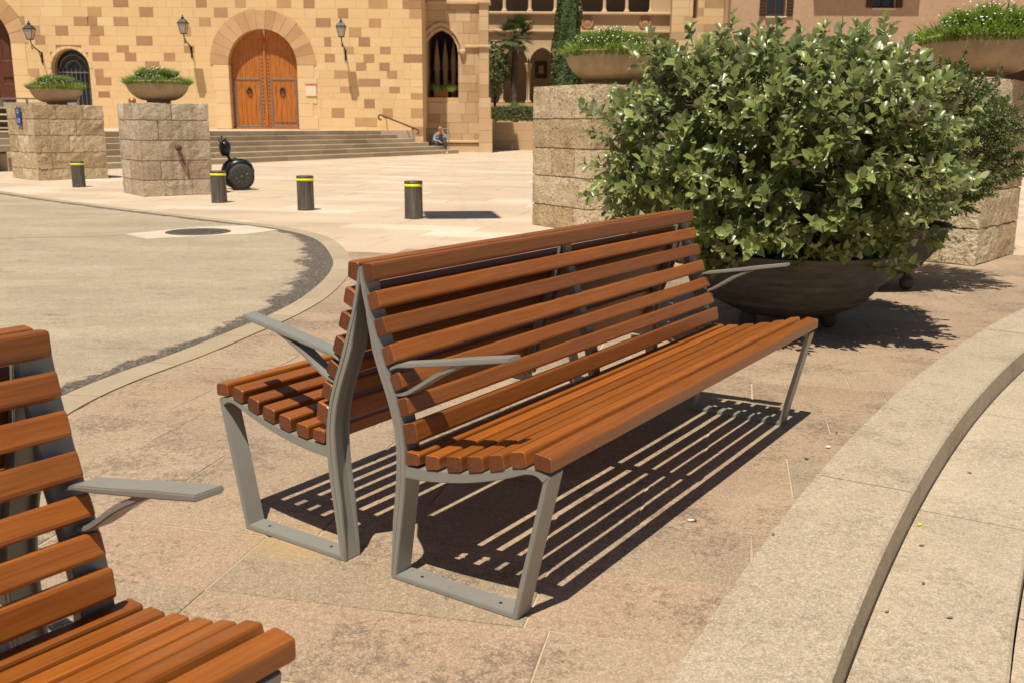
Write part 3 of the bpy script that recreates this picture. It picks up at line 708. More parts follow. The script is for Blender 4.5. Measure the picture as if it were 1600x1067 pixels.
planted_bowl(P1[0].x + .12, P1[0].y - .1, P1[1], 'the leftmost brown pillar', 0.4, 1.1, .98)
planted_bowl(P2[0].x - .05, P2[0].y, P2[1], 'the streaked pillar by the scooter', 1.7, 1.0, .95)
planted_bowl(P3[0].x + .10, P3[0].y, P3[1], 'the pitted pillar behind the bench', 2.6, 1.15)
planted_bowl(P4[0].x + .28, P4[0].y - .05, P4[1], 'the pillar at the right edge', 4.1, 1.3)

# ================================================================== BOLLARDS
def bollard_meshes():
    b = MB(); b.lathe([(.124, 0), (.120, .012), (.118, .40), (.118, .455), (.121, .46), (.121, .483), (.112, .49), (0, .492)], 40); m1 = b.mesh('post', MAT['bollard_iron'], False)
    b = MB(); b.lathe([(.1185, .418), (.1225, .419), (.1225, .449), (.1185, .450)], 40); m2 = b.mesh('reflective_band', MAT['yellow_tape'], True); return m1, m2
bm1, bm2 = bollard_meshes()
for (x, y), lab in (((-8.34, 18.82), 'iron bollard with yellow band in front of the leftmost pillar'), ((-4.61, 15.33), 'iron bollard with yellow band half hiding the two wheeled scooter'),
                    ((-2.98, 14.04), 'brown stained iron bollard with yellow band alone on the open paving'), ((-1.31, 12.88), 'iron bollard with yellow band nearest the pitted pillar, rightmost of the row')):
    t = thing('bollard', lab, 'bollard', (x, y, .001), rng.uniform(0, 6), 'bollards in a row'); o = put('post', bm1, t); put('reflective_band', bm2, t)
for me in (bm1,):
    bm = bmesh.new(); bm.from_mesh(me)
    for f in bm.faces: f.smooth = abs(f.normal.z) < .5
    bm.to_mesh(me); bm.free()

# ================================================================== MANHOLE
t = thing('manhole', 'round iron manhole cover set in a pale concrete apron in the road', 'manhole', (-3.57, 11.0, .004))
b = MB(); b.tone = .5; c_ = (-3.57, 11.0)
b.prism([(x - c_[0], y - c_[1]) for x, y in ((-4.30, 10.75), (-3.9, 10.3), (-2.95, 10.85), (-2.72, 11.25), (-3.2, 11.75), (-3.75, 11.55))], .0, .006); b.build('apron', MAT['apron'], t)
b = MB(); b.lathe([(.36, .004), (.355, .011), (.325, .012), (.32, .008), (.3, .008), (0, .008)], 48); cov = b.build('cover', MAT['manhole_iron'], t)
for i in range(-4, 5):
    for j in range(-4, 5):
        if i * i + j * j < 17 and (i + j) % 2 == 0:
            b = MB(); b.box((i * .062, j * .062, .0105), (.05, .022, .006), R(45 if i % 2 else -45), .002); b.build('tread_bar', MAT['manhole_iron'], cov)
b = MB(); b.tone = .3; b.prism([(-9, 9.35), (-9, 9.2), (-4.35, 10.62), (-4.42, 10.74)], .004, .0085); struct(b.build('road_trench_patch', MAT['kerb_stone']))

# ================================================================== TWO-WHEELED SCOOTER
t = thing('self_balancing_scooter', 'black two wheeled standing scooter parked behind a bollard', 'scooter', (-5.17, 18.45, .004), R(-62))
def wheel(x, name_='wheel'):
    b = MB(); prof = []
    for i in range(17):
        a = math.pi * i / 16; prof.append((.175 + .065 * math.sin(a), -.055 * math.cos(a)))
    b.lathe(prof, 40); wm = b.build('wheel', MAT['tyre'], t, True)
    wm.location = (x, 0, .24); wm.rotation_euler = (0, math.pi / 2, 0)
    b = MB(); b.lathe([(.18, -.03), (.182, .045), (.165, .056), (.13, .050), (.06, .052), (.055, .03), (.035, .03), (.03, .06), (0, .06)], 40); rm = b.build('rim', MAT['rim_plastic'], wm, True)
    for k in range(9):
        b = MB(); an = 2 * math.pi * k / 9; b.box((math.cos(an) * .108, math.sin(an) * .108, .052), (.045, .010, .012), an, .003); b.build('spoke_mark', MAT['grey_iron'], wm)
    return wm
wheel(.29); wl_ = wheel(-.29); wl_.rotation_euler = (0, -math.pi / 2, 0)
b = MB(); b.box((0, 0, .24), (.44, .36, .14), 0, .04); b.box((0, 0, .325), (.30, .30, .04), 0, .015); o = b.build('platform', MAT['black_plastic'], t)
for sx in (-1, 1):
    b = MB(); pts = []
    for i in range(9):
        an = math.pi * i / 8; pts.append((sx * .185, math.cos(an) * .23, .24 + math.sin(an) * .235))
    b.tube(pts, [.03, .06, .085, .10, .105, .10, .085, .06, .03], 10); b.build('mudguard', MAT['black_plastic'], t, True)
b = MB(); b.tube([(0, .02, .3), (0, -.15, .58), (0, -.28, .84)], [.032, .026, .022], 10); b.build('steering_column', MAT['black_plastic'], t, True)
b = MB(); b.tube([(-.30, -.25, .93), (-.16, -.28, .88), (0, -.28, .86), (.16, -.28, .88), (.30, -.25, .93)], .018, 8); b.build('handlebar', MAT['black_plastic'], t, True)
b = MB(); b.lathe([(0, -.15), (.07, -.14), (.10, -.07), (.11, .02), (.09, .10), (.04, .14), (0, .145)], 18, (.03, -.22, .76)); b.build('handlebar_bag', MAT['black_plastic'], t, True)
b = MB(); b.tube([(.1, -.28, .87), (.1, -.28, .96)], .01, 6); b.lathe([(0, -.02), (.025, 0), (0, .02)], 10, (.1, -.28, .97)); b.build('key_stalk', MAT['black_plastic'], t)

# ================================================================== PLANTERS WITH SHRUBS
def planter(name, label, x, y, r, zb, h, feet):
    t = thing(name, label, 'planter', (x, y, .001), 0, 'iron planters on ball feet')
    prof = [(r * .34, 0)]
    for i in range(1, 57):
        a = i / 56; rr = r * .34 + r * .62 * math.sin(a * math.pi / 2) ** .9; zz = h * (1 - math.cos(a * math.pi / 2)) ** .85
        k = math.sin(a * 6.2 * math.pi * 1.0); prof.append((rr + .017 * max(0, k) ** 2, zz))
    prof += [(r * .985, h + .01), (r * 1.05, h + .035), (r * 1.055, h + .045), (r * 1.0, h + .042), (r * .93, h + .01), (r * .90, h - .03)]
    b = MB(); b.lathe(prof, 72, (0, 0, zb)); o = b.build('bowl', MAT['planter_iron'], t, True)
    b = MB(); n = 26; pr = random.Random(5)
    for i in range(n):
        pass
    prs = [(r * .925, zb + h - .03)] + [(r * .925 * (1 - k / 7), zb + h - .025 + .03 * (k / 7)) for k in range(1, 8)]
    prs[-1] = (0, prs[-1][1]); b.lathe(prs, 40)
    b.v = [(x_, y_, z_ + noise.noise(Vector((x_ * 9, y_ * 9, 3))) * .02) for x_, y_, z_ in b.v]; b.build('soil', MAT['soil'], t, True)
    for fx, fy in feet:
        b = MB(); prf = [(.055 * math.sin(math.pi * i / 10), .055 - .055 * math.cos(math.pi * i / 10)) for i in range(11)]
        b.lathe(prf, 20, (fx, fy, 0)); b.tube([(fx, fy, .10), (fx, fy, zb + .06)], .03, 8); b.build('ball_foot', MAT['planter_iron'], t, True)
    return t
PL1 = (1.72, 6.0); PL2 = (2.76, 7.68)
planter('iron_planter', 'wide dark ribbed bowl planter right behind the bench', *PL1, .62, .085, .36, [(.24, -.10), (-.26, -.1), (0, .30)])
planter('iron_planter', 'dark bowl planter on ball feet beside the right pillar', *PL2, .62, .085, .36, [(.26, -.33), (-.35, -.1), (.1, .38)])

LEAF_V = np.array([[0, 0, 0], [.36, .5, .13], [.36, 0, 0], [.36, -.5, .09], [.74, .40, .03], [.74, 0, -.06], [.74, -.40, .09], [1, 0, -.14]])
LEAF_F = [(0, 2, 1), (0, 3, 2), (2, 5, 4, 1), (3, 6, 5, 2), (5, 7, 4), (6, 7, 5)]
def leaf_unit_mesh(name, mat_, ratio, tone):
    me = bpy.data.meshes.new(name); V = LEAF_V.copy(); V[:, 1] *= ratio; fill_mesh(me, [tuple(q) for q in V], LEAF_F, [tone] * 6); me.materials.append(mat_)
    me.polygons.foreach_set('use_smooth', [True] * 6); return me
def shrub(label, base, zc, rad, n_shoot, lf_len, ratio, per, mat_, seed, individual=0, flat_top=.8, bias=None, low=.5, stem_n=13, gaps=.34, twig=.75, right=1.0):
    pr = np.random.RandomState(seed); t = thing('potted_shrub', label, 'shrub', (base[0], base[1], base[2]), 0, 'potted shrubs')
    B0 = np.array([base[0], base[1], base[2]]); C = np.array([base[0] + (bias[0] if bias else 0), base[1] + (bias[1] if bias else 0), zc])
    rx, ry, rz_ = rad
    stems = MB(); nodes = []
    for i in range(stem_n):
        a = 2 * math.pi * i / stem_n + pr.uniform(-.3, .3); s_ = B0 + np.array([math.cos(a), math.sin(a), 0]) * pr.uniform(.03, .22)
        e_ = C + np.array([math.cos(a) * rx * pr.uniform(.25, .62), math.sin(a) * ry * pr.uniform(.25, .62), rz_ * pr.uniform(-.1, .45)])
        pts = []
        for k in range(7):
            q = k / 6; p = s_ * (1 - q) + e_ * q; p[2] = s_[2] + (e_[2] - s_[2]) * q ** .85; p += pr.normal(0, .022, 3) * (0 < k < 6); pts.append(p); nodes.append(p)
        stems.tube([tuple(p - B0) for p in pts], [.016 - .0018 * k for k in range(7)], 6, False)
    nodes = np.array(nodes)
    V = []; Fc = []; T = []; leaves = []
    for i in range(n_shoot):
        stray = pr.rand() < .05
        d = pr.normal(0, 1, 3); d /= np.linalg.norm(d)
        if d[2] < -low: d[2] = -d[2] * .6; d /= np.linalg.norm(d)
        sup = (abs(d[0]) ** 2.6 + abs(d[1]) ** 2.6 + abs(d[2]) ** 2.6) ** (-1 / 2.6)
        lump = 1 + .15 * noise.noise(Vector(d * 2.3) + Vector((seed, 0, 0))) + .07 * noise.noise(Vector(d * 6) + Vector((0, seed, 0)))
        hole = noise.noise(Vector(d * 3.4) + Vector((seed * 2.0, 5, 1)))
        if hole > gaps + .5 * max(0, d[2] + .05): continue
        depth = 1 - abs(pr.normal(0, .13)) if pr.rand() < .74 else pr.uniform(.40, .9)
        if stray: depth = pr.uniform(1.02, 1.12)
        tip = C + d * sup * lump * depth * np.array([rx * (right if d[0] > 0 else 1), ry, rz_])
        if tip[2] < B0[2] - .02: tip[2] = B0[2] + pr.uniform(0, .1)
        nd = nodes[np.argmin(((nodes - tip) ** 2).sum(1) + .5 * np.maximum(0, nodes[:, 2] - tip[2] + .05))]
        out = tip - nd; L = np.linalg.norm(out)
        if L < .03: continue
        m1 = nd + out * .5 + np.array([0, 0, -.06 * L]) + pr.normal(0, .02, 3); 
        if stray or pr.rand() < twig: stems.tube([tuple(nd - B0), tuple(m1 - B0), tuple(tip - B0)], [.0055, .004, .0018], 3, False)
        dirn = (tip - m1); dirn /= np.linalg.norm(dirn) + 1e-9; dirn = dirn * .8 + d * .3 + np.array([0, 0, .35]); dirn /= np.linalg.norm(dirn)
        sl = lf_len * pr.uniform(2.0, 3.6); n_l = per + pr.randint(-2, 3); ph = pr.uniform(0, 6.28)
        s0 = tip - dirn * sl * .75; shade = pr.uniform(-.12, .12)
        for k in range(n_l):
            q = (k + .5) / n_l; p = s0 + dirn * sl * q; an = ph + k * 2.4
            o1 = np.cross(dirn, [.31, .2, .9]); o1 /= np.linalg.norm(o1) + 1e-9; o2 = np.cross(dirn, o1)
            side = o1 * math.cos(an) + o2 * math.sin(an); x = side * (1.05 - .6 * q) + dirn * (.25 + .6 * q) + np.array([0, 0, .12]) + pr.normal(0, .16, 3); x /= np.linalg.norm(x)
            up = np.array([0, 0, 1.0]) * .8 + d * .6 + np.array([-.1, -.25, 0]) + pr.normal(0, .42, 3); y = np.cross(up, x); y /= np.linalg.norm(y) + 1e-9; z = np.cross(x, y)
            l = lf_len * pr.uniform(.62, 1.15) * (1 - .35 * max(0, q - .6)); tone = min(1, max(0, pr.beta(2.2, 2.4) * .86 + shade + (.28 if pr.rand() < .03 else 0)))
            leaves.append((p, x, y, z, l, tone))
    order = list(range(len(leaves)))
    if individual:
        camp = np.array([0, 0, CAM_H]); order.sort(key=lambda i: np.linalg.norm(leaves[i][0] - camp))
        unit = [leaf_unit_mesh('leaf', mat_, ratio, q) for q in (.25, .4, .55, .7)]
        for i in order[:individual]:
            p, x, y, z, l, tone = leaves[i]; o = put('leaf', unit[min(3, int(tone * 4))], t)
            Mx = Matrix(((x[0] * l, y[0] * l, z[0] * l, p[0] - B0[0]), (x[1] * l, y[1] * l, z[1] * l, p[1] - B0[1]), (x[2] * l, y[2] * l, z[2] * l, p[2] - B0[2]), (0, 0, 0, 1))); o.matrix_local = Mx
        order = order[individual:]
    LV = LEAF_V.copy(); LV[:, 1] *= ratio
    for i in order:
        p, x, y, z, l, tone = leaves[i]; b = len(V); cur = 1 + pr.uniform(-.6, 1.4)
        W = p - B0 + l * (LV[:, 0:1] * x + LV[:, 1:2] * y + LV[:, 2:3] * cur * z); V += [tuple(q) for q in W]
        Fc += [tuple(j + b for j in f_) for f_ in LEAF_F]; T += [tone] * 6
    me = bpy.data.meshes.new('leaves'); fill_mesh(me, V, Fc, T); me.materials.append(mat_); me.polygons.foreach_set('use_smooth', [True] * len(Fc))
    stuff(put('leaves', me, t)); stems.build('stems', MAT['bark'], t, True)
    return t
shrub('large glossy leaved shrub growing in the planter behind the bench', (PL1[0], PL1[1], .44), 1.05, (1.07, .94, .67), 2250, .077, .62, 10, MAT['leaf'], 4, 300, bias=(-.10, -.07), low=.99, gaps=.24, right=.86)
shrub('dark small leaved shrub in the rear planter beside the right pillar', (PL2[0], PL2[1], .44), 1.08, (.96, .80, .60), 2600, .036, .5, 16, MAT['small_leaf'], 9, 0, bias=(.14, .05), low=.9, twig=.3, gaps=.5)

# ================================================================== CHURCH FACADE
FY = 42.0
def fxz(x, y, d=FY): p = at(x, y, d=d); return p.x, p.z
def arch_curve(xc, zs, r, n=28, pointed=0.0):
    """half circle (or pointed arch when pointed>0) from left springer to right springer"""
    if pointed <= 0: return [(xc - r * math.cos(math.pi * i / n), zs + r * math.sin(math.pi * i / n)) for i in range(n + 1)]
    rr = r * (1 + pointed); c1 = xc + rr - r; th = math.acos((rr - r) / rr); h = n // 2
    left = [(c1 - rr * math.cos(th * i / h), zs + rr * math.sin(th * i / h)) for i in range(h + 1)]
    return left + [(2 * xc - x, z) for x, z in left[-2::-1]]
def opening_top(curve, x):
    for (x0, z0), (x1, z1) in zip(curve, curve[1:]):
        if x0 <= x <= x1 and x1 > x0: return z0 + (z1 - z0) * (x - x0) / (x1 - x0)
    return None
def wall_with_openings(x0, x1, z0, z1, y0, y1, ops, name, mat_, parent):
    """solid wall of thickness y0..y1 with openings [(curve, sill)]; real reveals"""
    xs = {x0, x1}
    for cv, sill in ops:
        for x, z in cv: xs.add(min(max(x, x0), x1))
    xs = sorted(xs); b = MB(); b.tone = .5
    for a, c in zip(xs, xs[1:]):
        if c - a < 1e-5: continue
        mid = (a + c) / 2; hit = None
        for cv, sill in ops:
            if cv[0][0] < mid < cv[-1][0]: hit = (opening_top(cv, a + 1e-7) or cv[0][1], opening_top(cv, c - 1e-7) or cv[-1][1], sill)
        def quadcol(za0, zc0, za1, zc1):
            b.add([(a, y0, za0), (c, y0, zc0), (c, y0, zc1), (a, y0, za1), (a, y1, za0), (c, y1, zc0), (c, y1, zc1), (a, y1, za1)], [(0, 1, 2, 3), (5, 4, 7, 6), (0, 4, 5, 1), (3, 2, 6, 7)])
        if hit is None: quadcol(z0, z0, z1, z1)
        else:
            quadcol(hit[0], hit[1], z1, z1)
            if hit[2] > z0 + .01: quadcol(z0, z0, hit[2], hit[2])
    for cv, sill in ops:
        for x, z in (cv[0], cv[-1]): b.add([(x, y0, sill), (x, y1, sill), (x, y1, z), (x, y0, z)], [(0, 1, 2, 3)])
    b.add([(x0, y0, z0), (x0, y1, z0), (x0, y1, z1), (x0, y0, z1)], [(0, 1, 2, 3)]); b.add([(x1, y0, z0), (x1, y1, z0), (x1, y1, z1), (x1, y0, z1)], [(3, 2, 1, 0)])
    return b.build(name, mat_, parent)

FX0, FX1, FZ1 = -26.0, fxz(660, 100)[0], 11.0
DX0, DX1 = fxz(362, 203)[0], fxz(469, 203)[0]; DXC = (DX0 + DX1) / 2; DR = (DX1 - DX0) / 2; DZ0 = .98; DZT = fxz(415, 45)[1]; DZS = DZT - DR
WX0, WX1 = fxz(84, 150)[0], fxz(144, 150)[0]; WXC, WR = (WX0 + WX1) / 2, (WX1 - WX0) / 2; WZT = fxz(113, 76)[1]; WZS = WZT - WR; WZ0 = 1.25
LXC, LR = fxz(-38, 100)[0], fxz(21, 100)[0] - fxz(-38, 100)[0]; LZS = fxz(0, 60)[1] - .2
door_cv = arch_curve(DXC, DZS, DR); win_cv = arch_curve(WXC, WZS, WR); ld_cv = arch_curve(LXC, LZS, LR, 20)
church = thing('church', 'pale sandstone church front speckled with brown blocks and an arched doorway', 'church', (DXC, FY, 0))
def ch(mb, name, mats, parent=church, smooth=False):
    return mb.build(name, mats, parent, smooth, origin=(DXC, FY, 0)) if parent is church else mb.build(name, mats, parent, smooth, origin=(DXC, FY, 0))
o = wall_with_openings(FX0, FX1 - .03, -.2, FZ1, FY + .03, FY + .62, [(door_cv, DZ0), (win_cv, WZ0), (ld_cv, .3)], 'wall', MAT['mortar'], None)
o.parent = church; o.matrix_parent_inverse = Matrix.Translation((-DXC, -FY, 0))
side_w = MB(); side_w.tone = .5; side_w.box((FX1 - .35, FY + 3.9, FZ1 / 2), (.6, 6.5, FZ1)); q = side_w.build('side_wall', MAT['ashlar'], church); q.matrix_parent_inverse = Matrix.Translation((-DXC, -FY, 0))
INV = Matrix.Translation((-DXC, -FY, 0))
def chp(mb, name, mats, parent=church, smooth=False):
    q = mb.build(name, mats, parent, smooth); q.matrix_parent_inverse = INV if parent is church else Matrix.Identity(4); return q
# courses of blocks
ys = [240, 226, 212.5, 198.5, 184.7, 169.8, 155.5, 146, 136, 123.7, 111, 98.4, 85.2, 73.7, 59, 43.6, 29.5, 14, 0, -14, -28, -43, -57, -71, -85, -100, -115, -130]
zs_ = [fxz(560, y)[1] for y in ys]
B1 = [(480, 550, 38, 80), (480, 525, 85, 143), (405, 475, 107, 152), (485, 555, 152, 208), (305, 370, 152, 200), (185, 225, 150, 195), (195, 247, 200, 248), (475, 530, 212, 262), (615, 692, 13, 63), (610, 685, 115, 165), (747, 817, 67, 117), (720, 803, 172, 222), (615, 677, 222, 262), (655, 713, 265, 307), (857, 915, 268, 310), (757, 830, 312, 350), (485, 570, 268, 333), (490, 535, 345, 395), (492, 573, 400, 430), (645, 715, 400, 440), (665, 722, 440, 485), (895, 955, -26, 18), (745, 808, -30, 14), (1040, 1095, -22, 22), (1132, 1200, 30, 75), (1052, 1110, 77, 122), (965, 1005, 125, 175), (965, 1017, 228, 270), (1243, 1297, -18, 28), (530, 590, -30, 8), (80, 140, 250, 305), (130, 200, 375, 400), (500, 560, 470, 510), (90, 150, 120, 170), (75, 135, 330, 375)]
B2 = [(487, 563, -5, 38), (633, 693, -5, 40), (990, 1093, 5, 52), (820, 876, 50, 98), (1115, 1185, 60, 105), (697, 778, 97, 145), (990, 1055, 105, 153), (878, 945, 155, 205), (1113, 1170, 160, 210), (740, 777, 210, 257), (930, 992, 210, 260), (845, 900, 262, 303), (1048, 1105, 265, 305), (740, 795, 303, 345), (955, 1013, 307, 347), (912, 968, 350, 392), (1042, 1098, 352, 393), (1083, 1138, 397, 437), (790, 858, 393, 435), (922, 1043, 440, 482), (820, 880, 483, 523), (1095, 1152, 485, 525), (952, 1010, 553, 602), (768, 838, 603, 653), (1055, 1110, 605, 650), (897, 1020, 657, 697)]
browns = [(a / 3.335, b / 3.335, c / 3.335, d / 3.335) for a, b, c, d in B1] + [(300 + a / 3.557, 300 + b / 3.557, c / 3.557, d / 3.557) for a, b, c, d in B2]
fr = random.Random(31); rows = {i: [] for i in range(len(zs_) - 1)}
for a, b, c, d in browns:
    zc = fxz(500, (c + d) / 2)[1]; i = min(rows, key=lambda k_: abs((zs_[k_] + zs_[k_ + 1]) / 2 - zc)); rows[i].append((fxz(a, 100)[0], fxz(b, 100)[0], True))
for i in rows:                                        # a few more above the picture and the quoins at the corner
    if zs_[i] > 6.6:
        for k_ in range(5): x = fr.uniform(FX0 + 1, FX1 - 2.5); rows[i].append((x, x + fr.uniform(.5, .8), True))
def holes(z0, z1):
    out = []
    for cv, zt, r_, xc, zsp, sill in ((door_cv, DZT, DR, DXC, DZS, DZ0), (win_cv, WZT, WR, WXC, WZS, WZ0), (ld_cv, LZS + LR, LR, LXC, LZS, .3)):
        if z0 > zt or z1 < sill: continue
        h_ = r_ if z0 <= zsp else math.sqrt(max(0, r_ * r_ - (z0 - zsp) ** 2)); out.append((xc - h_ - .04, xc + h_ + .04))
    return out
pale = MB()
def add_block(x0, x1, z0, z1, brown, tone, proud):
    c = ((x0 + x1) / 2, FY + .015 - proud / 2, (z0 + z1) / 2); s_ = (x1 - x0 - .004, .05 + proud, z1 - z0 - .004)
    if s_[0] < .06: return
    if brown:
        b = MB(); b.tone = tone; b.box(c, s_, 0, .008); chp(b, 'brown_block' if brown == 1 else 'quoin', MAT['brown_block'] if (brown == 1 or fr.random() < .42) else MAT['ashlar'])
    else: pale.tone = tone; pale.box(c, s_, 0, .003)
for i in rows:
    z0, z1 = zs_[i], zs_[i + 1]; hs = holes(z0, z1); items = []
    for a, b, k_ in sorted(rows[i]):
        if any(a < h1 and b > h0 for h0, h1 in hs) or (items and a < items[-1][1] + .02) or b > FX1 - .9: continue
        items.append((a, b, 1))
    qw = .78 if i % 2 else .50; items.append((FX1 - qw, FX1, 2))
    occ = sorted([(a, b, k_) for a, b, k_ in items] + [(h0, h1, 'h') for h0, h1 in hs]); x = FX0
    for a, b, k_ in occ + [(FX1, FX1, 'h')]:
        while a - x > .12:
            l = fr.uniform(.5, .95); l = a - x if a - x - l < .3 else l; add_block(x, x + l, z0, z1, 0, fr.random() * (1 if fr.random() < .3 else .5), fr.uniform(0, .002)); x += l
        if k_ != 'h': add_block(a, b, z0, z1, k_, fr.random(), fr.uniform(.001, .009))
        x = max(x, b)
stuff(chp(pale, 'pale_blocks', MAT['ashlar']))
# arch stones round the doors and the window
def voussoirs(xc, zs0, r0, r1, n, y0, y1, jamb_h, jamb_n, parent, mat_, jw=None):
    for k_ in range(n):
        a0, a1 = math.pi * k_ / n, math.pi * (k_ + 1) / n; g_ = .006 / r1; b = MB(); b.tone = fr.random(); m_ = 4; rr = r1 * fr.uniform(.98, 1.02)
        aa = [a0 + g_ + (a1 - a0 - 2 * g_) * q / m_ for q in range(m_ + 1)]
        poly = [(xc - r0 * math.cos(a), zs0 + r0 * math.sin(a)) for a in aa] + [(xc - rr * math.cos(a), zs0 + rr * math.sin(a)) for a in aa[::-1]]
        b.prism_y(poly[::-1], y0 - fr.uniform(0, .012), y1); chp(b, 'arch_stone', mat_, parent)
    for s_ in (-1, 1):
        z = zs0 - jamb_h
        for k_ in range(jamb_n):
            h = jamb_h / jamb_n; w_ = (r1 - r0) * fr.uniform(.75, 1.05); b = MB(); b.tone = fr.uniform(.4, 1)
            b.box((xc + s_ * (r0 + w_ / 2), (y0 + y1) / 2, z + h / 2), (w_, y1 - y0, h - .01), 0, .008); chp(b, 'jamb_stone', MAT['ashlar'], parent); z += h
voussoirs(DXC, DZS, DR - .02, DR + .76, 15, FY - .035, FY + .40, DZS - DZ0, 5, church, MAT['voussoir'])
voussoirs(WXC, WZS, WR - .01, WR + .10, 11, FY - .02, FY + .35, WZS - WZ0, 5, church, MAT['ashlar'])
voussoirs(LXC, LZS, LR - .02, LR + .7, 13, FY - .03, FY + .40, LZS - .5, 6, church, MAT['voussoir'])
# the wooden doors
YD = FY + .36
def door_leaf(parent, x0, x1, z0, xc, zs0, r, n, mat_, iron, y=YD):
    for k_ in range(n):
        a, b_ = x0 + (x1 - x0) * k_ / n + .006, x0 + (x1 - x0) * (k_ + 1) / n - .006
        top = [(x, (zs0 + math.sqrt(max(0, r * r - (x - xc) ** 2)))) for x in (b_, (a + b_) / 2, a)]
        b = MB(); b.prism_y([(a, z0), (b_, z0)] + top, y, y + .05); q = b.build('plank', mat_, parent, origin=((a + b_) / 2, y, z0)); q.matrix_parent_inverse = Matrix.Translation(-parent_loc(parent))
        bevel(q, .008)
def parent_loc(p): return Vector(p.location)
dl = thing('church_door', 'tall orange wooden double door with iron straps and studs under the arch', 'door', (DXC, YD, DZ0))
door_leaf(dl, DX0, DXC - .03, DZ0, DXC, DZS, DR, 7, MAT['door_wood'], None); door_leaf(dl, DXC + .03, DX1, DZ0, DXC, DZS, DR, 7, MAT['door_wood'], None)
DI = Matrix.Translation(-Vector((DXC, YD, DZ0)))
def dp(mb, name, mat_, smooth=False, par=None): q = mb.build(name, mat_, par or dl, smooth); q.matrix_parent_inverse = DI; return q
b = MB(); b.box((DXC, YD - .02, (DZ0 + DZT - .45) / 2 + .05), (.12, .08, DZT - DZ0 - .55), 0, .02); b.lathe([(.06, 0), (.03, .15), (0, .35)], 10, (DXC, YD - .02, DZT - .45)); dp(b, 'centre_post', MAT['door_wood'])
zst = fxz(415, 124)[1]
for s_ in (-1, 1):
    xa, xb = DXC + s_ * .24, DXC + s_ * (DR - .18)
    for z in (DZ0 + .10, zst):
        b = MB(); b.box(((xa + xb) / 2, YD - .012, z), (abs(xb - xa) + .1, .02, .075), 0, .006); dp(b, 'iron_strap', MAT['grey_iron'])
    for x in (xa, xb):
        b = MB(); b.box((x, YD - .013, (DZ0 + zst) / 2), (.075, .022, zst - DZ0 - .10), 0, .006); dp(b, 'iron_strap', MAT['grey_iron'])
    b = MB(); xk = DXC + s_ * .70; zk = fxz(415, 141)[1]
    b.tube([(xk + .10 * math.cos(q * .523), YD - .045, zk - .06 + .12 * math.sin(q * .523)) for q in range(13)], .022, 8); b.box((xk, YD - .025, zk + .05), (.13, .04, .13), 0, .02); dp(b, 'ring_knocker', MAT['black_iron'], True)
    st = MB(); st.lathe([(.034, 0), (.026, .02), (0, .03)], 8); sm = st.mesh('stud', MAT['grey_iron'])
    for x, zt in ((DXC + s_ * .13, zst + 1.35), (DXC + s_ * (DR - .07), zst + .55)):
        z = DZ0 + .12
        while z < zt: q = put('stud', sm, dl, (x - DXC, -.004, z - DZ0), (math.pi / 2, 0, 0)); z += .155
for i in range(12): put('stud', sm, dl, (.36 + i * .075, -.004, .30), (math.pi / 2, 0, 0))
b = MB(); b.box((DXC, YD - .03, DZ0 + .03), (2 * DR - .04, .09, .06), 0, .01); dp(b, 'bottom_rail', MAT['door_wood'])
ld = thing('side_door', 'dark brown panelled door in the arch at the left edge', 'door', (LXC, FY + .42, .9))
door_leaf(ld, LXC - LR, LXC + LR, .9, LXC, LZS - .1, LR, 10, MAT['dark_door_wood'], None, FY + .42)
for k_ in range(3):
    for j in range(3):
        b = MB(); b.box((LXC + LR - .45 - k_ * .72, FY + .40, 1.5 + j * .95), (.5, .05, .7), 0, .03); q = b.build('door_panel', MAT['dark_door_wood'], ld); q.matrix_parent_inverse = Matrix.Translation((-LXC, -FY - .42, -.9))
# arched window with an iron grille
wg = thing('window_grille', 'arched iron window grille between the left lantern and the bowl', 'grille', (WXC, FY + .3, WZ0))
GI = Matrix.Translation((-WXC, -FY - .3, -WZ0))
b = MB(); b.prism_y([(WX0, WZ0), (WX1, WZ0)] + win_cv[::-1], FY + .55, FY + .58); q = b.build('pane', MAT['window_pane'], wg); q.matrix_parent_inverse = GI
for i in range(1, 9):
    x = WX0 + (WX1 - WX0) * i / 9; z = WZS + .05; b = MB(); b.tube([(x, FY + .3, WZ0), (x, FY + .3, z - .1), (x, FY + .3, z)], [.016, .016, .006], 6); q = b.build('bar', MAT['grey_iron'], wg); q.matrix_parent_inverse = GI
for r_ in (WR - .05, WR - .25, WR - .48):
    b = MB(); b.tube([(WXC - r_ * math.cos(math.pi * q / 16), FY + .3, WZS + r_ * math.sin(math.pi * q / 16)) for q in range(17)], .02, 6); q = b.build('arch_bar', MAT['grey_iron'], wg); q.matrix_parent_inverse = GI
for z in (WZ0 + .55, WZS - .15):
    b = MB(); b.box((WXC, FY + .3, z), (WX1 - WX0, .03, .05)); q = b.build('crossbar', MAT['grey_iron'], wg); q.matrix_parent_inverse = GI
# notice board beside the door
x0, z1 = fxz(478, 132); x1, z0 = fxz(495, 151)
t = thing('notice_board', 'small cream notice panel with a red top edge right of the church door', 'sign', ((x0 + x1) / 2, FY - .04, z0)); w_ = x1 - x0; h = z1 - z0
b = MB(); b.box((0, -.01, h / 2 - .02), (w_, .05, h - .05), 0, .008); b.build('panel', MAT['plaster_cream'], t); b = MB(); b.box((0, -.012, h - .02), (w_ + .03, .07, .05), 0, .006); b.build('top_strip', MAT['sign_red'], t)
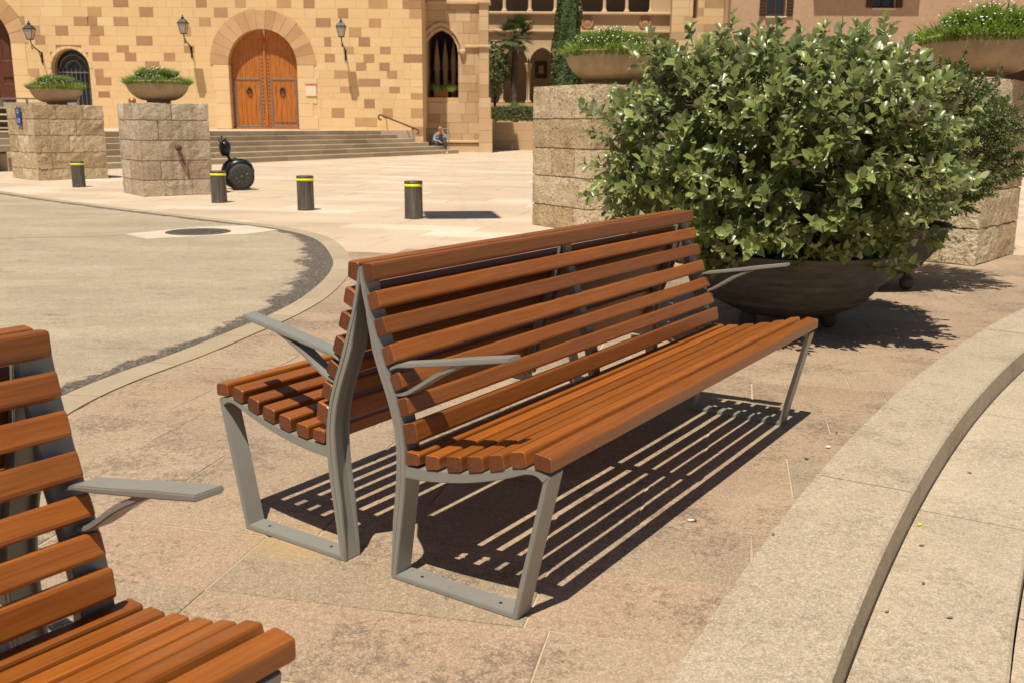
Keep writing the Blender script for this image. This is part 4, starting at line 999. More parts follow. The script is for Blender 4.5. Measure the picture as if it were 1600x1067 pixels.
# wall lanterns
def lantern(px, py, label):
    x, z = fxz(px, py, 41.1); t = thing('wall_lantern', label, 'lantern', (x, FY - .03, z), 0, 'lanterns on the church wall'); t.scale = (.72, .72, .72); yl = -1.2
    b = MB(); hb, ht, w0, w1 = -.42, .14, .13, .24
    for sx, sy in ((-1, -1), (1, -1), (1, 1), (-1, 1)): b.tube([(sx * w0, yl + sy * w0, hb), (sx * w1, yl + sy * w1, ht)], .016, 6)
    b.box((0, yl, hb), (2 * w0 + .05, 2 * w0 + .05, .035)); b.box((0, yl, ht), (2 * w1 + .05, 2 * w1 + .05, .035)); fr_ = b.build('lamp_frame', MAT['black_iron'], t)
    for sx, sy in ((-1, 0), (1, 0), (0, -1), (0, 1)):
        b = MB(); p = []
        for w_, z_ in ((w0, hb + .02), (w1, ht - .02)):
            for e in (-1, 1): p.append((sx * w_ + (0 if sx else e * w_ * .95), yl + sy * w_ + (0 if sy else e * w_ * .95), z_))
        b.add([p[0], p[1], p[3], p[2]], [(0, 1, 2, 3)]); b.build('glass_pane', MAT['lamp_glass'], fr_)
    b = MB(); n = 4; prof = [(.36, .16), (.33, .20), (.20, .34), (.10, .38), (.09, .46), (.05, .49)]
    base = len(b.v)
    for r_, z_ in prof:
        for k_ in range(4): b.v.append((r_ * math.cos(k_ * math.pi / 2 + math.pi / 4), yl + r_ * math.sin(k_ * math.pi / 2 + math.pi / 4), z_))
    for i in range(len(prof) - 1):
        for k_ in range(4): b.face([i * 4 + k_, i * 4 + (k_ + 1) % 4, (i + 1) * 4 + (k_ + 1) % 4, (i + 1) * 4 + k_])
    b.face([3, 2, 1, 0]); b.face([20, 21, 22, 23]); b.build('lamp_roof', MAT['black_iron'], t)
    b = MB(); b.lathe([(.02, .49), (.045, .53), (.03, .57), (.008, .60), (0, .66)], 10, (0, yl, 0)); b.build('finial', MAT['black_iron'], t)
    b = MB(); b.tube([(0, yl, -.44), (0, yl, -.52), (0, yl + .10, -.66), (.0, yl + .35, -.82), (0, -.25, -1.0), (0, 0, -1.12)], .034, 8)
    b.tube([(0, yl + .16, -.70), (0, yl + .04, -.82), (0, yl + .10, -.95), (0, yl + .22, -.92), (0, yl + .22, -.82)], .02, 6)
    b.tube([(0, 0, -1.55), (0, -.12, -1.35), (0, -.30, -1.05), (0, -.50, -.88)], .022, 6); b.build('bracket', MAT['black_iron'], t, True)
    b = MB(); b.box((0, -.0, -1.33), (.10, .06, .62), 0, .01); b.build('wall_plate', MAT['black_iron'], t)
lantern(46, 50, 'black wall lantern left of the arched grille window'); lantern(286, 41, 'black wall lantern between the bowl and the church door'); lantern(533, 46, 'black wall lantern right of the church door')

# ================================================================== STAIRS AND TERRACE
sd = Vector((.454, .891, 0)); sn = Vector((.891, -.454, 0))
e_bot = Vector((-2.35, 42.75, 0)); N_ST = 6; RS = .97 / N_ST
stairs = thing('stone_stairs', 'long worn grey stone stairs leading up to the church door', 'stairs', (-8.9, 30, 0)); SI = Matrix.Translation((8.9, -30, 0))
sr_ = random.Random(8)
for k_ in range(N_ST):
    front = e_bot - sn * (.31 * k_) - sd * (.72 * k_); z1 = RS * (k_ + 1); s_ = 0; total = 20.0 - .3 * k_
    while s_ < total:
        l = sr_.uniform(1.3, 2.1); l = min(l, total - s_)
        depth = .36 if k_ < N_ST - 1 else .5
        c = front - sd * (s_ + l / 2) - sn * (depth / 2)
        ax = Matrix((( -sd.x, -sn.x, 0), (-sd.y, -sn.y, 0), (0, 0, 1)))
        b = MB(); b.tone = sr_.random(); b.box((c.x, c.y, z1 - RS / 2 - (.03 if k_ == 0 else .0)), (l - .008, depth, RS + (.06 if k_ == 0 else 0) - .001), 0, .012, ax)
        q = b.build('step_block', MAT['step_stone'], stairs); q.matrix_parent_inverse = SI; s_ += l
    fill = MB(); fill.tone = .3
    c = front - sd * (total / 2) - sn * 1.0; ax = Matrix(((-sd.x, -sn.x, 0), (-sd.y, -sn.y, 0), (0, 0, 1)))
    fill.box((c.x, c.y, (z1 - .05) / 2), (total - .02, 1.4, z1 - .05), 0, 0, ax)
    q = fill.build('core', MAT['step_stone'], stairs); q.matrix_parent_inverse = SI
top_f = e_bot - sn * (.31 * 5 + .45) - sd * (.72 * 5)
b = MB(); b.tone = .8
far_l = top_f - sd * 17
b.prism([(top_f.x, top_f.y), (FX1 - .02, FY + .3), (FX0, FY + .3), (FX0, far_l.y), (far_l.x, far_l.y)], -.1, .966)
bm_ = struct(b.build('terrace', MAT['plaza']))
# handrail on the facade end of the stairs
t = thing('handrail', 'bronze pipe handrail beside the right end of the stairs', 'handrail', (-5.3, FY - .5, 0)); 
p0 = Vector((*fxz(594, 178, FY - .35), 0)); a3 = at(594, 180, d=FY - .4); b3 = at(652, 203, d=FY - .4)
HI = Matrix.Translation((5.3, -(FY - .5), 0))
b = MB(); b.tube([a3 + Vector((.05, 0, -.22)), a3 + Vector((-.07, 0, -.16)), a3 + Vector((-.06, 0, -.02)), a3, b3, b3 + Vector((.07, 0, -.05)), b3 + Vector((.05, 0, -.18)), b3 + Vector((-.03, 0, -.17))], .033, 8); q = b.build('rail', MAT['rust'], t, True); q.matrix_parent_inverse = HI
for f_ in (.12, .85):
    p = a3 + (b3 - a3) * f_; b = MB(); b.tube([p, p + Vector((0, .2, -.06)), p + Vector((0, .40, -.06))], .022, 6); q = b.build('wall_bracket', MAT['rust'], t); q.matrix_parent_inverse = HI
# dark flight and low wall at the far left
t = thing('side_stairs', 'dark shaded stairs climbing behind the leftmost pillar', 'stairs', (-16, 26.5, 0)); TI = Matrix.Translation((16, -26.5, 0))
for k_ in range(9):
    b = MB(); b.tone = sr_.random(); b.box((-16.2, 26.5 + .34 * k_, .19 * k_ + .09), (6.2, .40, .05), 0, .012); q = b.build('tread', MAT['step_stone'], t); q.matrix_parent_inverse = TI
    b = MB(); b.tone = sr_.random(); b.box((-16.2, 26.62 + .34 * k_, .19 * k_ - .02), (6.2, .08, .18)); q = b.build('riser', MAT['shaded_riser'], t); q.matrix_parent_inverse = TI  # shade on the risers is put into their darker stone colour
b = MB(); b.tone = .7; ax = Matrix.Rotation(R(-38), 3, 'Z')
b.box((-12.6, 22.4, .12), (2.6, .12, .24), R(-30), .02); q = b.build('ramp_kerb', MAT['apron']); tag(q, 'sloping pale kerb at the foot of the leftmost pillar', 'kerb')
t = thing('glass_railing', 'low wire railing with posts left of the arched grille window', 'railing', (-16.6, 33, .97)); 
for i in range(5):
    b = MB(); b.box((-1.2 + i * .85, 0, .5), (.06, .06, 1.0), 0, .01); b.build('post', MAT['grey_iron'], t)
b = MB(); b.box((.5, 0, 1.0), (3.5, .06, .05)); b.build('top_rail', MAT['grey_iron'], t)
for i in range(4):
    b = MB(); b.box((-.775 + i * .85, 0, .48), (.74, .012, .8)); b.build('panel', MAT['lamp_glass'], t)

# ================================================================== SIDE WING WITH THE POINTED WINDOW
WY = 44.6
def wxz(x, y): return fxz(x, y, WY)
wing = thing('church_wing', 'shaded sandstone wing with a pointed gothic window beside the church corner', 'building', (-2.4, WY, 0)); WI = Matrix.Translation((2.4, -WY, 0))
def wp(mb, name, mat_, smooth=False, par=None): q = mb.build(name, mat_, par or wing, smooth); q.matrix_parent_inverse = WI if par is None else Matrix.Identity(4); return q
gx0, gx1 = wxz(664, 120)[0], wxz(716, 120)[0]; gz0 = wxz(690, 153)[1]; gzs = wxz(690, 82)[1]; gc = (gx0 + gx1) / 2; gr = (gx1 - gx0) / 2
g_cv = arch_curve(gc, gzs, gr, 28, .35); wx1 = wxz(751, 100)[0]
q = wall_with_openings(FX1 - .5, wx1 + .2, -.2, 11, WY + .05, WY + .6, [(g_cv, gz0)], 'wall', MAT['mortar'], None); q.parent = wing; q.matrix_parent_inverse = WI
wr = random.Random(77); z = -.1
while z < 9.5:
    h = wr.uniform(.36, .50); x = FX1 - .45
    while x < wx1 + .15:
        l = wr.uniform(.45, 1.0); l = min(l, wx1 + .2 - x); l = l if wx1 + .2 - x - l > .2 else wx1 + .2 - x
        segs = [(x, x + l)]; x += l
        if z + h > gz0 and z < gzs + gr * 1.5:
            hw = gr if z <= gzs else max(0, gr * (1 - ((z - gzs) / (gr * 1.32)) ** 1.6)) if z < gzs + gr * 1.32 else 0
            if z + h > gz0 + .05 and hw > 0:
                new = []
                for a, c in segs:
                    if c <= gc - hw or a >= gc + hw: new.append((a, c)); continue
                    if a < gc - hw: new.append((a, gc - hw))
                    if c > gc + hw: new.append((gc + hw, c))
                segs = new
        zz0, zz1 = z, z + h
        for a, c in segs:
            if c - a > .07:
                b = MB(); b.tone = wr.random(); b.box(((a + c) / 2, WY + .03, (zz0 + zz1) / 2), (c - a - .008, .06 + wr.uniform(0, .008), h - .008), 0, .008); wp(b, 'stone_block', MAT['wing_stone'])
    z += h
# moulded pointed arch and its side stops
def ring(cv, w_, y0, y1, mb):
    n = len(cv); out = []
    for i, (x, z) in enumerate(cv):
        x0_, z0_ = cv[max(0, i - 1)]; x1_, z1_ = cv[min(n - 1, i + 1)]; t_ = Vector((x1_ - x0_, z1_ - z0_)).normalized(); out.append((x - t_.y * w_, z + t_.x * w_))
    for i in range(n - 1):
        p = [cv[i], cv[i + 1], out[i + 1], out[i]]; mb.prism_y(p[::1], y0, y1)
b = MB(); b.tone = .7; ring(arch_curve(gc, gzs, gr - .02, 28, .35), .10, WY - .03, WY + .3, b); wp(b, 'arch_moulding', MAT['wing_stone'])
b = MB(); b.tone = .8; ring(arch_curve(gc, gzs, gr + .12, 28, .35), .13, WY - .12, WY + .05, b); wp(b, 'hood_moulding', MAT['wing_stone'])
for s_ in (-1, 1):
    b = MB(); b.tone = .8; b.lathe([(0, -.22), (.08, -.18), (.13, -.05), (.15, .08), (.1, .14), (0, .15)], 10, (gc + s_ * (gr + .2), WY - .06, gzs - .02)); wp(b, 'carved_stop', MAT['wing_stone'], True)
zc = wxz(740, 74)[1]; b = MB(); b.tone = .8; b.box(((gc + gr + .3 + wx1) / 2, WY - .04, zc), (wx1 - gc - gr - .3, .14, .10), 0, .02); wp(b, 'string_course', MAT['wing_stone'])
zc2 = wxz(700, 5)[1]; b = MB(); b.tone = .8; b.box(((FX1 + wx1) / 2, WY - .06, zc2), (wx1 - FX1, .2, .16), 0, .03); wp(b, 'cornice', MAT['wing_stone'])
b = MB(); b.tone = .8; zb = wxz(720, 222)[1]; b.box(((FX1 + wx1) / 2 + .1, WY - .06, zb), (wx1 - FX1, .20, .12), 0, .03); b.box(((FX1 + wx1) / 2 + .1, WY - .02, zb / 2 - .1), (wx1 - FX1, .14, zb), 0, .01); wp(b, 'plinth', MAT['wing_stone'])
bx0, bx1 = wxz(749, 100)[0], wxz(764, 100)[0]
for zz0, zz1, ex_ in ((-.1, wxz(757, 186)[1], .16), (wxz(757, 186)[1], wxz(757, 154)[1], .09), (wxz(757, 154)[1], zc, .0), (zc + .05, zc2, -.02), (zc2 + .1, 11, -.02)):
    z = zz0; n = max(1, round((zz1 - zz0) / .55))
    for k_ in range(n):
        h = (zz1 - zz0) / n; b = MB(); b.tone = wr.random(); b.box(((bx0 + bx1) / 2 + ex_ / 2, WY + .0, z + h / 2), (bx1 - bx0 + ex_, .7 + ex_ * 2, h - .008), 0, .012); wp(b, 'buttress_block', MAT['wing_stone']); z += h
for zq in (zc, zc2): b = MB(); b.tone = .8; b.box(((bx0 + bx1) / 2, WY, zq), (bx1 - bx0 + .16, .90, .12), 0, .03); wp(b, 'buttress_band', MAT['wing_stone'])
# inside the window: back wall and slim tracery columns
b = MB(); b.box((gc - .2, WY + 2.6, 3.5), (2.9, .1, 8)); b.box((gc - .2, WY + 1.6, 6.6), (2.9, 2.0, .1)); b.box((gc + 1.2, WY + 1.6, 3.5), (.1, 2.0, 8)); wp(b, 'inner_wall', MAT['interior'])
for i, dx in enumerate((-.30, .08, .46)):
    b = MB(); b.lathe([(.15, 0), (.15, .1), (.12, .14), (.12, 1.55), (.15, 1.6), (.15, 1.7)], 14, (gc + dx, WY + 1.4, gz0 - .3)); b.lathe([(.15, 1.7), (.13, 2.1), (.06, 2.6), (0, 2.95)], 10, (gc + dx, WY + 1.4, gz0 - .3)); wp(b, 'tracery_column', MAT['interior_pale'], True)
t = thing('window_box', 'terracotta planter box on the sill of the pointed window', 'planter', (gc - .05, WY + .28, gz0)); b = MB(); b.box((0, 0, .13), (.62, .22, .26), 0, .02); b.build('box', MAT['terracotta'], t); b = MB(); b.box((0, 0, .27), (.66, .26, .04), 0, .01); b.build('rim', MAT['terracotta'], t)
GB = grass_mesh('foliage', 260, 0, .3, .15, .42, 5, 0, 1.2, .2)[0]
t = thing('window_box_plant', 'green spiky plant growing in the terracotta window box', 'plant', (gc + .05, WY + .28, gz0 + .26)); q = put('foliage', GB, t, scale=(1.5, .8, 1.0))
t = thing('metal_railing', 'thin grey metal railing in the shade behind the seated man', 'railing', (-3.0, WY - .7, 0)); 
xa, xb = wxz(664, 210)[0] + .05, wxz(703, 210)[0]; z1 = wxz(680, 202)[1]; RI = Matrix.Translation((3.0, -(WY - .7), 0))
for i in range(11):
    x = xa + (xb - xa) * i / 10; b = MB(); b.tube([(x, WY - .7, 0), (x, WY - .7, z1)], .016, 6); q = b.build('bar', MAT['grey_iron'], t); q.matrix_parent_inverse = RI
for z in (.12, z1): b = MB(); b.tube([(xa, WY - .7, z), (xb, WY - .7, z)], .024, 6); q = b.build('rail', MAT['grey_iron'], t); q.matrix_parent_inverse = RI

# ================================================================== CLOISTER GALLERY
GY = 58.0
def gxz(x, y): return fxz(x, y, GY)
gal = thing('cloister_gallery', 'two storey sandstone cloister with pointed arcade below and open loggia above', 'building', (4, GY, 0)); GI2 = Matrix.Translation((-4, -GY, 0))
def gp(mb, name, mat_, smooth=False): q = mb.build(name, mat_, gal, smooth); q.matrix_parent_inverse = GI2; return q
zf = gxz(826, 162)[1]; zsp = gxz(826, 103)[1]; zc1 = gxz(900, 50)[1]; zr = gxz(900, 22)[1]; pitch = (gxz(826, 100)[0] - gxz(784, 100)[0]); xcol = gxz(826, 100)[0]
gx_r = gxz(1052, 60)[0]; gx_l = gxz(740, 60)[0]; arches = []; x = xcol - 2 * pitch
while x < gx_r - .6: arches.append((x + .06, x + pitch - .06)); x += pitch
ops = [(arch_curve((a + c) / 2, zsp + .12, (c - a) / 2, 20, .25), zf) for a, c in arches]
q = wall_with_openings(gx_l, gx_r, zsp + .12, zr - .05, GY, GY + .45, ops, 'arcade_wall', MAT['gallery_stone'], None); q.parent = gal; q.matrix_parent_inverse = GI2
for cv, _ in ops: b = MB(); b.tone = .8; ring(cv, .12, GY - .06, GY + .1, b); gp(b, 'arch_moulding', MAT['gallery_stone'])
for a, c in arches:
    xx = a - .06
    b = MB(); b.tone = .7; b.lathe([(.19, 0), (.19, .10), (.12, .20), (.105, .24), (.10, zsp - zf - .38), (.12, zsp - zf - .36), (.11, zsp - zf - .30), (.2, zsp - zf + .02), (.22, zsp - zf + .10), (.22, zsp - zf + .14)], 16, (xx, GY + .22, zf)); gp(b, 'column', MAT['gallery_stone'], True)
b = MB(); b.tone = .3; b.box(((gx_l + gx_r) / 2, GY + 1.0, zf / 2), (gx_r - gx_l, 2.6, zf)); gp(b, 'plinth_wall', MAT['gallery_stone'])
b = MB(); b.tone = .5; b.box(((gx_l + gx_r) / 2, GY - .05, zc1), (gx_r - gx_l, .26, .14), 0, .03); gp(b, 'string_course', MAT['gallery_stone'])
b = MB(); b.tone = .7; b.box(((gx_l + gx_r) / 2, GY + .12, zr), (gx_r - gx_l, .72, .16), 0, .04); gp(b, 'parapet_ledge', MAT['gallery_stone'])
b = MB(); b.box(((gx_l + gx_r) / 2, GY + 4.0, 6), (gx_r - gx_l + 6, .2, 12)); gp(b, 'rear_wall', MAT['interior_pale'])
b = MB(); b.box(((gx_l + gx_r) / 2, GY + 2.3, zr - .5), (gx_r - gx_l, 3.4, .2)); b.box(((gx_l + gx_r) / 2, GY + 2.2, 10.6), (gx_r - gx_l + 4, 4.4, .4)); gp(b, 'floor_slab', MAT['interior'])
for px in (788, 828, 868, 907, 945, 980, 1018):
    x = gxz(px, 10)[0]; b = MB(); b.tone = .7; b.lathe([(.17, 0), (.17, .08), (.11, .18), (.095, .24), (.085, 2.0), (.16, 2.25), (.18, 2.4)], 14, (x, GY + .2, zr + .08)); gp(b, 'loggia_column', MAT['gallery_stone'], True)
b = MB(); b.tone = .6; b.box(((gx_l + gx_r) / 2, GY + .2, zr + 2.9), (gx_r - gx_l, .6, .85)); gp(b, 'lintel', MAT['gallery_stone'])
b = MB(); b.tone = .6; b.box((gxz(1036, 10)[0], GY + .22, zr + 1.3), (1.3, .5, 2.5)); gp(b, 'end_pier', MAT['gallery_stone'])
for px in (822, 918, 1008):
    x, z = gxz(px, 36); b = MB(); b.tube([(x + .30 * math.cos(k_ * math.pi / 8), GY - .05, z + .30 * math.sin(k_ * math.pi / 8)) for k_ in range(17)], .07, 6); b.lathe([(.26, 0), (.2, .05), (0, .08)], 12, (0, 0, 0)); b.v = b.v[:17 * 6] + [(x + vx, GY - .04 - vz, z + vy) for vx, vy, vz in b.v[17 * 6:]]; gp(b, 'carved_roundel', MAT['brown_block'])
x, z = gxz(846, 104); t = thing('wall_picture', 'dark framed picture inside the right hand cloister arch', 'picture', (x * 1.055, GY + 3.85, z)); b = MB(); b.box((0, 0, 0), (.75, .08, 1.0), 0, .03); b.build('frame', MAT['shutter_wood'], t); b = MB(); b.box((0, -.045, 0), (.3, .02, .45)); b.build('panel', MAT['interior_pale'], t)
# low garden wall with a hedge
t = thing('garden_wall', 'low stained sandstone retaining wall below the hedge', 'wall', (1, 49, 0)); x = at(766, 200, d=49).x; zt = at(800, 190, d=49).z; LI = Matrix.Translation((-1, -49, 0))
while x < 14:
    z = -.05
    l = wr.uniform(.8, 1.4)
    for h in (zt * .35, zt * .35, zt * .3):
        b = MB(); b.tone = wr.random(); b.box((x + l / 2, 49.2, z + h / 2), (l - .008, .4, h - .006), 0, .01); q = b.build('stone_block', MAT['wing_stone'], t); q.matrix_parent_inverse = LI; z += h
    x += l
def leaf_cloud(name, fn, n, size, mat_, seed, parent, ratio=.6):
    pr = np.random.RandomState(seed); V = []; Fc = []; T = []
    for i in range(n):
        p, nrm = fn(pr); x = pr.normal(0, 1, 3); nrm = np.array(nrm) + pr.normal(0, .5, 3); nrm /= np.linalg.norm(nrm) + 1e-9; x -= nrm * x.dot(nrm); x /= np.linalg.norm(x) + 1e-9; y = np.cross(nrm, x); l = size * pr.uniform(.6, 1.3); b = len(V)
        V += [tuple(p - x * l * .5), tuple(p + y * l * ratio * .5), tuple(p + x * l * .5), tuple(p - y * l * ratio * .5)]; Fc.append((b, b + 1, b + 2, b + 3)); T.append(pr.rand())
    me = bpy.data.meshes.new(name); fill_mesh(me, V, Fc, T); me.materials.append(mat_); return stuff(put(name, me, parent))
xh = at(768, 180, d=49.6).x; zt2 = at(800, 168, d=49.6).z
t = thing('clipped_hedge', 'clipped box hedge on the low garden wall left of the pitted pillar', 'hedge', (xh + 3, 49.7, zt))
def hedge_fn(pr):
    a = pr.rand(); X = pr.uniform(-3, 6); 
    if a < .5: return np.array([X, -.35 + pr.normal(0, .03), pr.uniform(0, zt2 - zt)]), (0, -1, .2)
    if a < .9: return np.array([X, pr.uniform(-.35, .35), zt2 - zt + pr.normal(0, .03)]), (0, 0, 1)
    return np.array([-3, pr.uniform(-.35, .35), pr.uniform(0, zt2 - zt)]), (-1, 0, 0)
leaf_cloud('foliage', hedge_fn, 6000, .10, MAT['ivy'], 3, t); b = MB(); b.box((1.5, 0, (zt2 - zt) / 2), (8.9, .6, zt2 - zt - .06)); b.build('twigs', MAT['bark'], t)
# cypress clothed in ivy
cx, _ = fxz(887, 60, 54); t = thing('cypress_tree', 'narrow dark green cypress in front of the cloister, reaching above the picture', 'tree', (cx, 54, 1.5))
def cyp(pr):
    z = pr.uniform(.2, 9.5); a = pr.uniform(0, 6.283); r_ = (.86 - .045 * z) * (1 + .16 * math.sin(3 * a + z * 1.3) + .1 * math.sin(7 * a - 2 * z)) * (1 if pr.rand() < .8 else pr.uniform(.6, 1)); return np.array([r_ * math.cos(a), r_ * math.sin(a), z]), (math.cos(a), math.sin(a), .6)
leaf_cloud('crown', cyp, 26000, .13, MAT['ivy'], 6, t); b = MB(); b.tube([(0, 0, -1.5), (0, 0, 4), (0, 0, 9)], [.62, .5, .2], 12); b.build('trunk', MAT['ivy'], t)
# garden tree beside the buttress
gx_, gz_ = fxz(772, 100, 52); t = thing('garden_tree', 'small leafy green tree against the cloister, right of the buttress', 'tree', (gx_, 52, 1.5))
def gt(pr):
    d = pr.normal(0, 1, 3); d /= np.linalg.norm(d); k_ = pr.uniform(.3, 1) ** .5; return np.array([d[0] * .95 * k_, d[1] * .9 * k_, 2.55 + d[2] * 1.35 * k_ + .2 * math.sin(5 * d[0] + 3 * d[2])]), d
leaf_cloud('crown', gt, 2600, .17, MAT['small_leaf'], 8, t); b = MB(); b.tube([(0, 0, -1.5), (.05, 0, 1.5), (-.05, .1, 3)], [.09, .07, .03], 7); b.build('trunk', MAT['bark'], t)
gx_, _ = fxz(748, 60, 51)
# fan palm
px_, pz_ = fxz(805, 60, 52); t = thing('fan_palm', 'fan palm with ragged crown standing before the cloister arches', 'palm', (px_, 52, 1.6)); ph_ = pz_ - 1.6
b = MB(); pts = []; rs = []
for i in range(30): pts.append((.05 * math.sin(i * .3), 0, -1.4 + (ph_ + 1.4) * i / 29)); rs.append((.15 if i < 18 else .19) * (1 + .10 * (i % 2)))
b.tube(pts, rs, 12); b.build('trunk', MAT['palm_bark'], t)
pr = random.Random(4)
for k_ in range(38):
    az = k_ * 2.4; el = R(pr.uniform(-42, 68)); L = pr.uniform(.55, .85); D = Vector((math.cos(az) * math.cos(el), math.sin(az) * math.cos(el), math.sin(el))); O_ = Vector((0, 0, ph_)); hub = O_ + D * L
    S = D.cross(Vector((0, 0, 1))).normalized(); U = S.cross(D).normalized(); b = MB(); b.tube([O_, hub], .014, 4)
    for j in range(17):
        an = R(-98 + 196 * j / 16); q = (D * math.cos(an) + S * math.sin(an)); ln = .66 * (1 - .25 * abs(an) / 1.7) * pr.uniform(.85, 1.1); wd = (S * math.cos(an) - D * math.sin(an)) * .034; m_ = hub + q * ln * .5 + U * .03; e = hub + q * ln + Vector((0, 0, -.12 * ln)); b.tone = pr.random()
        b.add([hub, m_ - wd, e, m_ + wd], [(0, 1, 2, 3)])
    b.build('frond', MAT['palm_leaf'], t)
t = thing('courtyard_plant', 'light green bush at the foot of the fan palm', 'plant', (px_ + .15, 51.4, 1.9)); put('foliage', GB, t, scale=(1.3, 1.2, 1.5))

# ================================================================== TOWER AND PLASTERED HOUSE ON THE RIGHT
TY = 56.0; tx0, tx1 = fxz(1050, 20, TY)[0], fxz(1131, 20, TY)[0]
tw = thing('stone_tower', 'smooth ochre stone tower block with a narrow slit window', 'building', ((tx0 + tx1) / 2, TY, 0)); xs0, xs1 = fxz(1083, 20, TY)[0], fxz(1090, 20, TY)[0]; zs0 = fxz(1087, 29, TY)[1]
q = wall_with_openings(tx0, tx1, -.2, 13, TY + .04, TY + .6, [([(xs0, 9.6), (xs1, 9.6)], zs0)], 'wall', MAT['mortar'], None); q.parent = tw; TI2 = Matrix.Translation((-(tx0 + tx1) / 2, -TY, 0)); q.matrix_parent_inverse = TI2
z = 2.5
while z < 12:
    h = .42; x = tx0
    while x < tx1 - .01:
        l = min(wr.uniform(.6, 1.0), tx1 - x); l = l if tx1 - x - l > .25 else tx1 - x
        sg = [(x, x + l)] if (z + h < zs0 or z > 9.6 or x + l < xs0 or x > xs1) else [(x, min(x + l, xs0)), (max(x, xs1), x + l)]
        for a, c in sg:
            if c - a > .08: b = MB(); b.tone = wr.random(); b.box(((a + c) / 2, TY + .02, z + h / 2), (c - a - .007, .06, h - .007), 0, .006); q = b.build('stone_block', MAT['ashlar' if wr.random() < .75 else 'wing_stone'], tw); q.matrix_parent_inverse = TI2
        x += l
    z += h
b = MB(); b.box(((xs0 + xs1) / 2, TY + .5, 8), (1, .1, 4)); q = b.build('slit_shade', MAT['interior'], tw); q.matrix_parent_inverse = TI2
b = MB(); b.tone = .2; b.box((tx1 + .35, TY + .25, 6), (.7, .5, 13), R(35)); q = b.build('shaded_side_face', MAT['wing_stone'], tw); q.matrix_parent_inverse = TI2  # side face of the tower, its shading put into a darker tone
HY = 50.0; hx0 = fxz(1141, 30, HY)[0]; hx1 = 40.0
def hxz(x, y): return fxz(x, y, HY)
hs = thing('plastered_house', 'rough plastered house with brown shuttered windows behind the shrubs', 'house', ((hx0 + hx1) / 2, HY, 0)); HI2 = Matrix.Translation((-(hx0 + hx1) / 2, -HY, 0))
w1 = (hxz(1198, 10)[0], hxz(1228, 10)[0], hxz(1212, 26)[1]); w2 = (hxz(1364, 10)[0], hxz(1398, 10)[0], hxz(1380, 13)[1]); ac = hxz(1652, 100)[0]; arr = hxz(1652, 100)[0] - hxz(1562, 100)[0]; azs = hxz(1600, 150)[1]
ops = [([(w1[0], w1[2] + 2.0), (w1[1], w1[2] + 2.0)], w1[2]), ([(w2[0], w2[2] + 1.8), (w2[1], w2[2] + 1.8)], w2[2]), (arch_curve(ac, azs, arr), -.2)]
q = wall_with_openings(hx0, hx1, -.2, 12, HY, HY + .6, ops, 'wall', MAT['render'], None); q.parent = hs; q.matrix_parent_inverse = HI2
def hp(mb, name, mat_, par=None): q = mb.build(name, mat_, par or hs); q.matrix_parent_inverse = HI2 if par is None else Matrix.Identity(4); return q
for a, c, zb_ in (w1, w2):
    m_ = (a + c) / 2; b = MB(); b.box((m_, HY + .30, zb_ + 1), (c - a, .06, 2.0)); wq = hp(b, 'window', MAT['window_pane'])
    for x in (a + .05, m_, c - .05): b = MB(); b.box((x, HY + .24, zb_ + 1), (.08, .08, 2.0), 0, .01); hp(b, 'frame', MAT['shutter_wood'], wq)
    b = MB(); b.box((m_, HY + .24, zb_ + .05), (c - a, .09, .10), 0, .01); hp(b, 'frame', MAT['shutter_wood'], wq)
    for s_ in (-1, 1):
        x = (a if s_ < 0 else c) + s_ * .19; b = MB(); b.box((x, HY - .05, zb_ + 1), (.33, .05, 2.0), 0, .012)
        for j in range(12): b.box((x, HY - .08, zb_ + .12 + j * .155), (.25, .03, .07), 0, .008)
        hp(b, 'shutter', MAT['shutter_wood'])
    b = MB(); b.tone = .8; b.box((m_, HY - .04, zb_ - .05), (c - a + .1, .16, .07), 0, .015); hp(b, 'sill', MAT['apron'])
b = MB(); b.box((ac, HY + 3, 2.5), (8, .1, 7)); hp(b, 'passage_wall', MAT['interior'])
ox0, ox1 = hxz(1278, 0)[0] - .5, hxz(1445, 0)[0] - .6; oz = hxz(1330, 27)[1] + 1.15 / SY
b = MB(); b.tone = .5; b.box(((ox0 + ox1) / 2, HY - .57, oz + .9), (ox1 - ox0, 1.15, 1.8), 0, .02); hp(b, 'added_shade_box', MAT['render'])  # unseen box added higher up to cast the shadow on this wall
b = MB(); b.box(((hx0 + hx1) / 2, HY + 1.5, 12.2), (hx1 - hx0 + 1, 4, .35), 0, .05); hp(b, 'roof', MAT['roof_tile'])
b = MB(); b.box(((FX0 + FX1) / 2, FY + 3.4, FZ1 + .15), (FX1 - FX0 + .5, 7.4, .3), 0, .05); chp(b, 'roof', MAT['roof_tile'])

# ================================================================== SEATED MAN
def skin_mesh(name, chains, mat_, parent, sub=2):
    me = bpy.data.meshes.new(name); V = []; E = []; Rr = []; idx = {}
    for ch_ in chains:
        last = None
        for p, r_ in ch_:
            k_ = tuple(round(c, 4) for c in p)
            if k_ not in idx: idx[k_] = len(V); V.append(p); Rr.append(r_ if isinstance(r_, tuple) else (r_, r_))
            if last is not None and last != idx[k_]: E.append((last, idx[k_]))
            last = idx[k_]
    me.from_pydata(V, E, []); me.materials.append(mat_); o = put(name, me, parent)
    md = o.modifiers.new('skin', 'SKIN'); md.use_smooth_shade = True
    for i, r_ in enumerate(Rr): me.skin_vertices[0].data[i].radius = r_
    me.skin_vertices[0].data[0].use_root = True
    o.modifiers.new('sub', 'SUBSURF').levels = sub; o.modifiers['sub'].render_levels = sub; return o
mb_ = at(690, 241, z=0)
man = thing('person', 'man in a pale denim jacket and dark jeans sitting on the lowest steps', 'person', (mb_.x - .12, mb_.y + .45, 0), R(14))
sz = .32
hip = (0, 0, sz + .10); sh = (0, -.12, sz + .50)
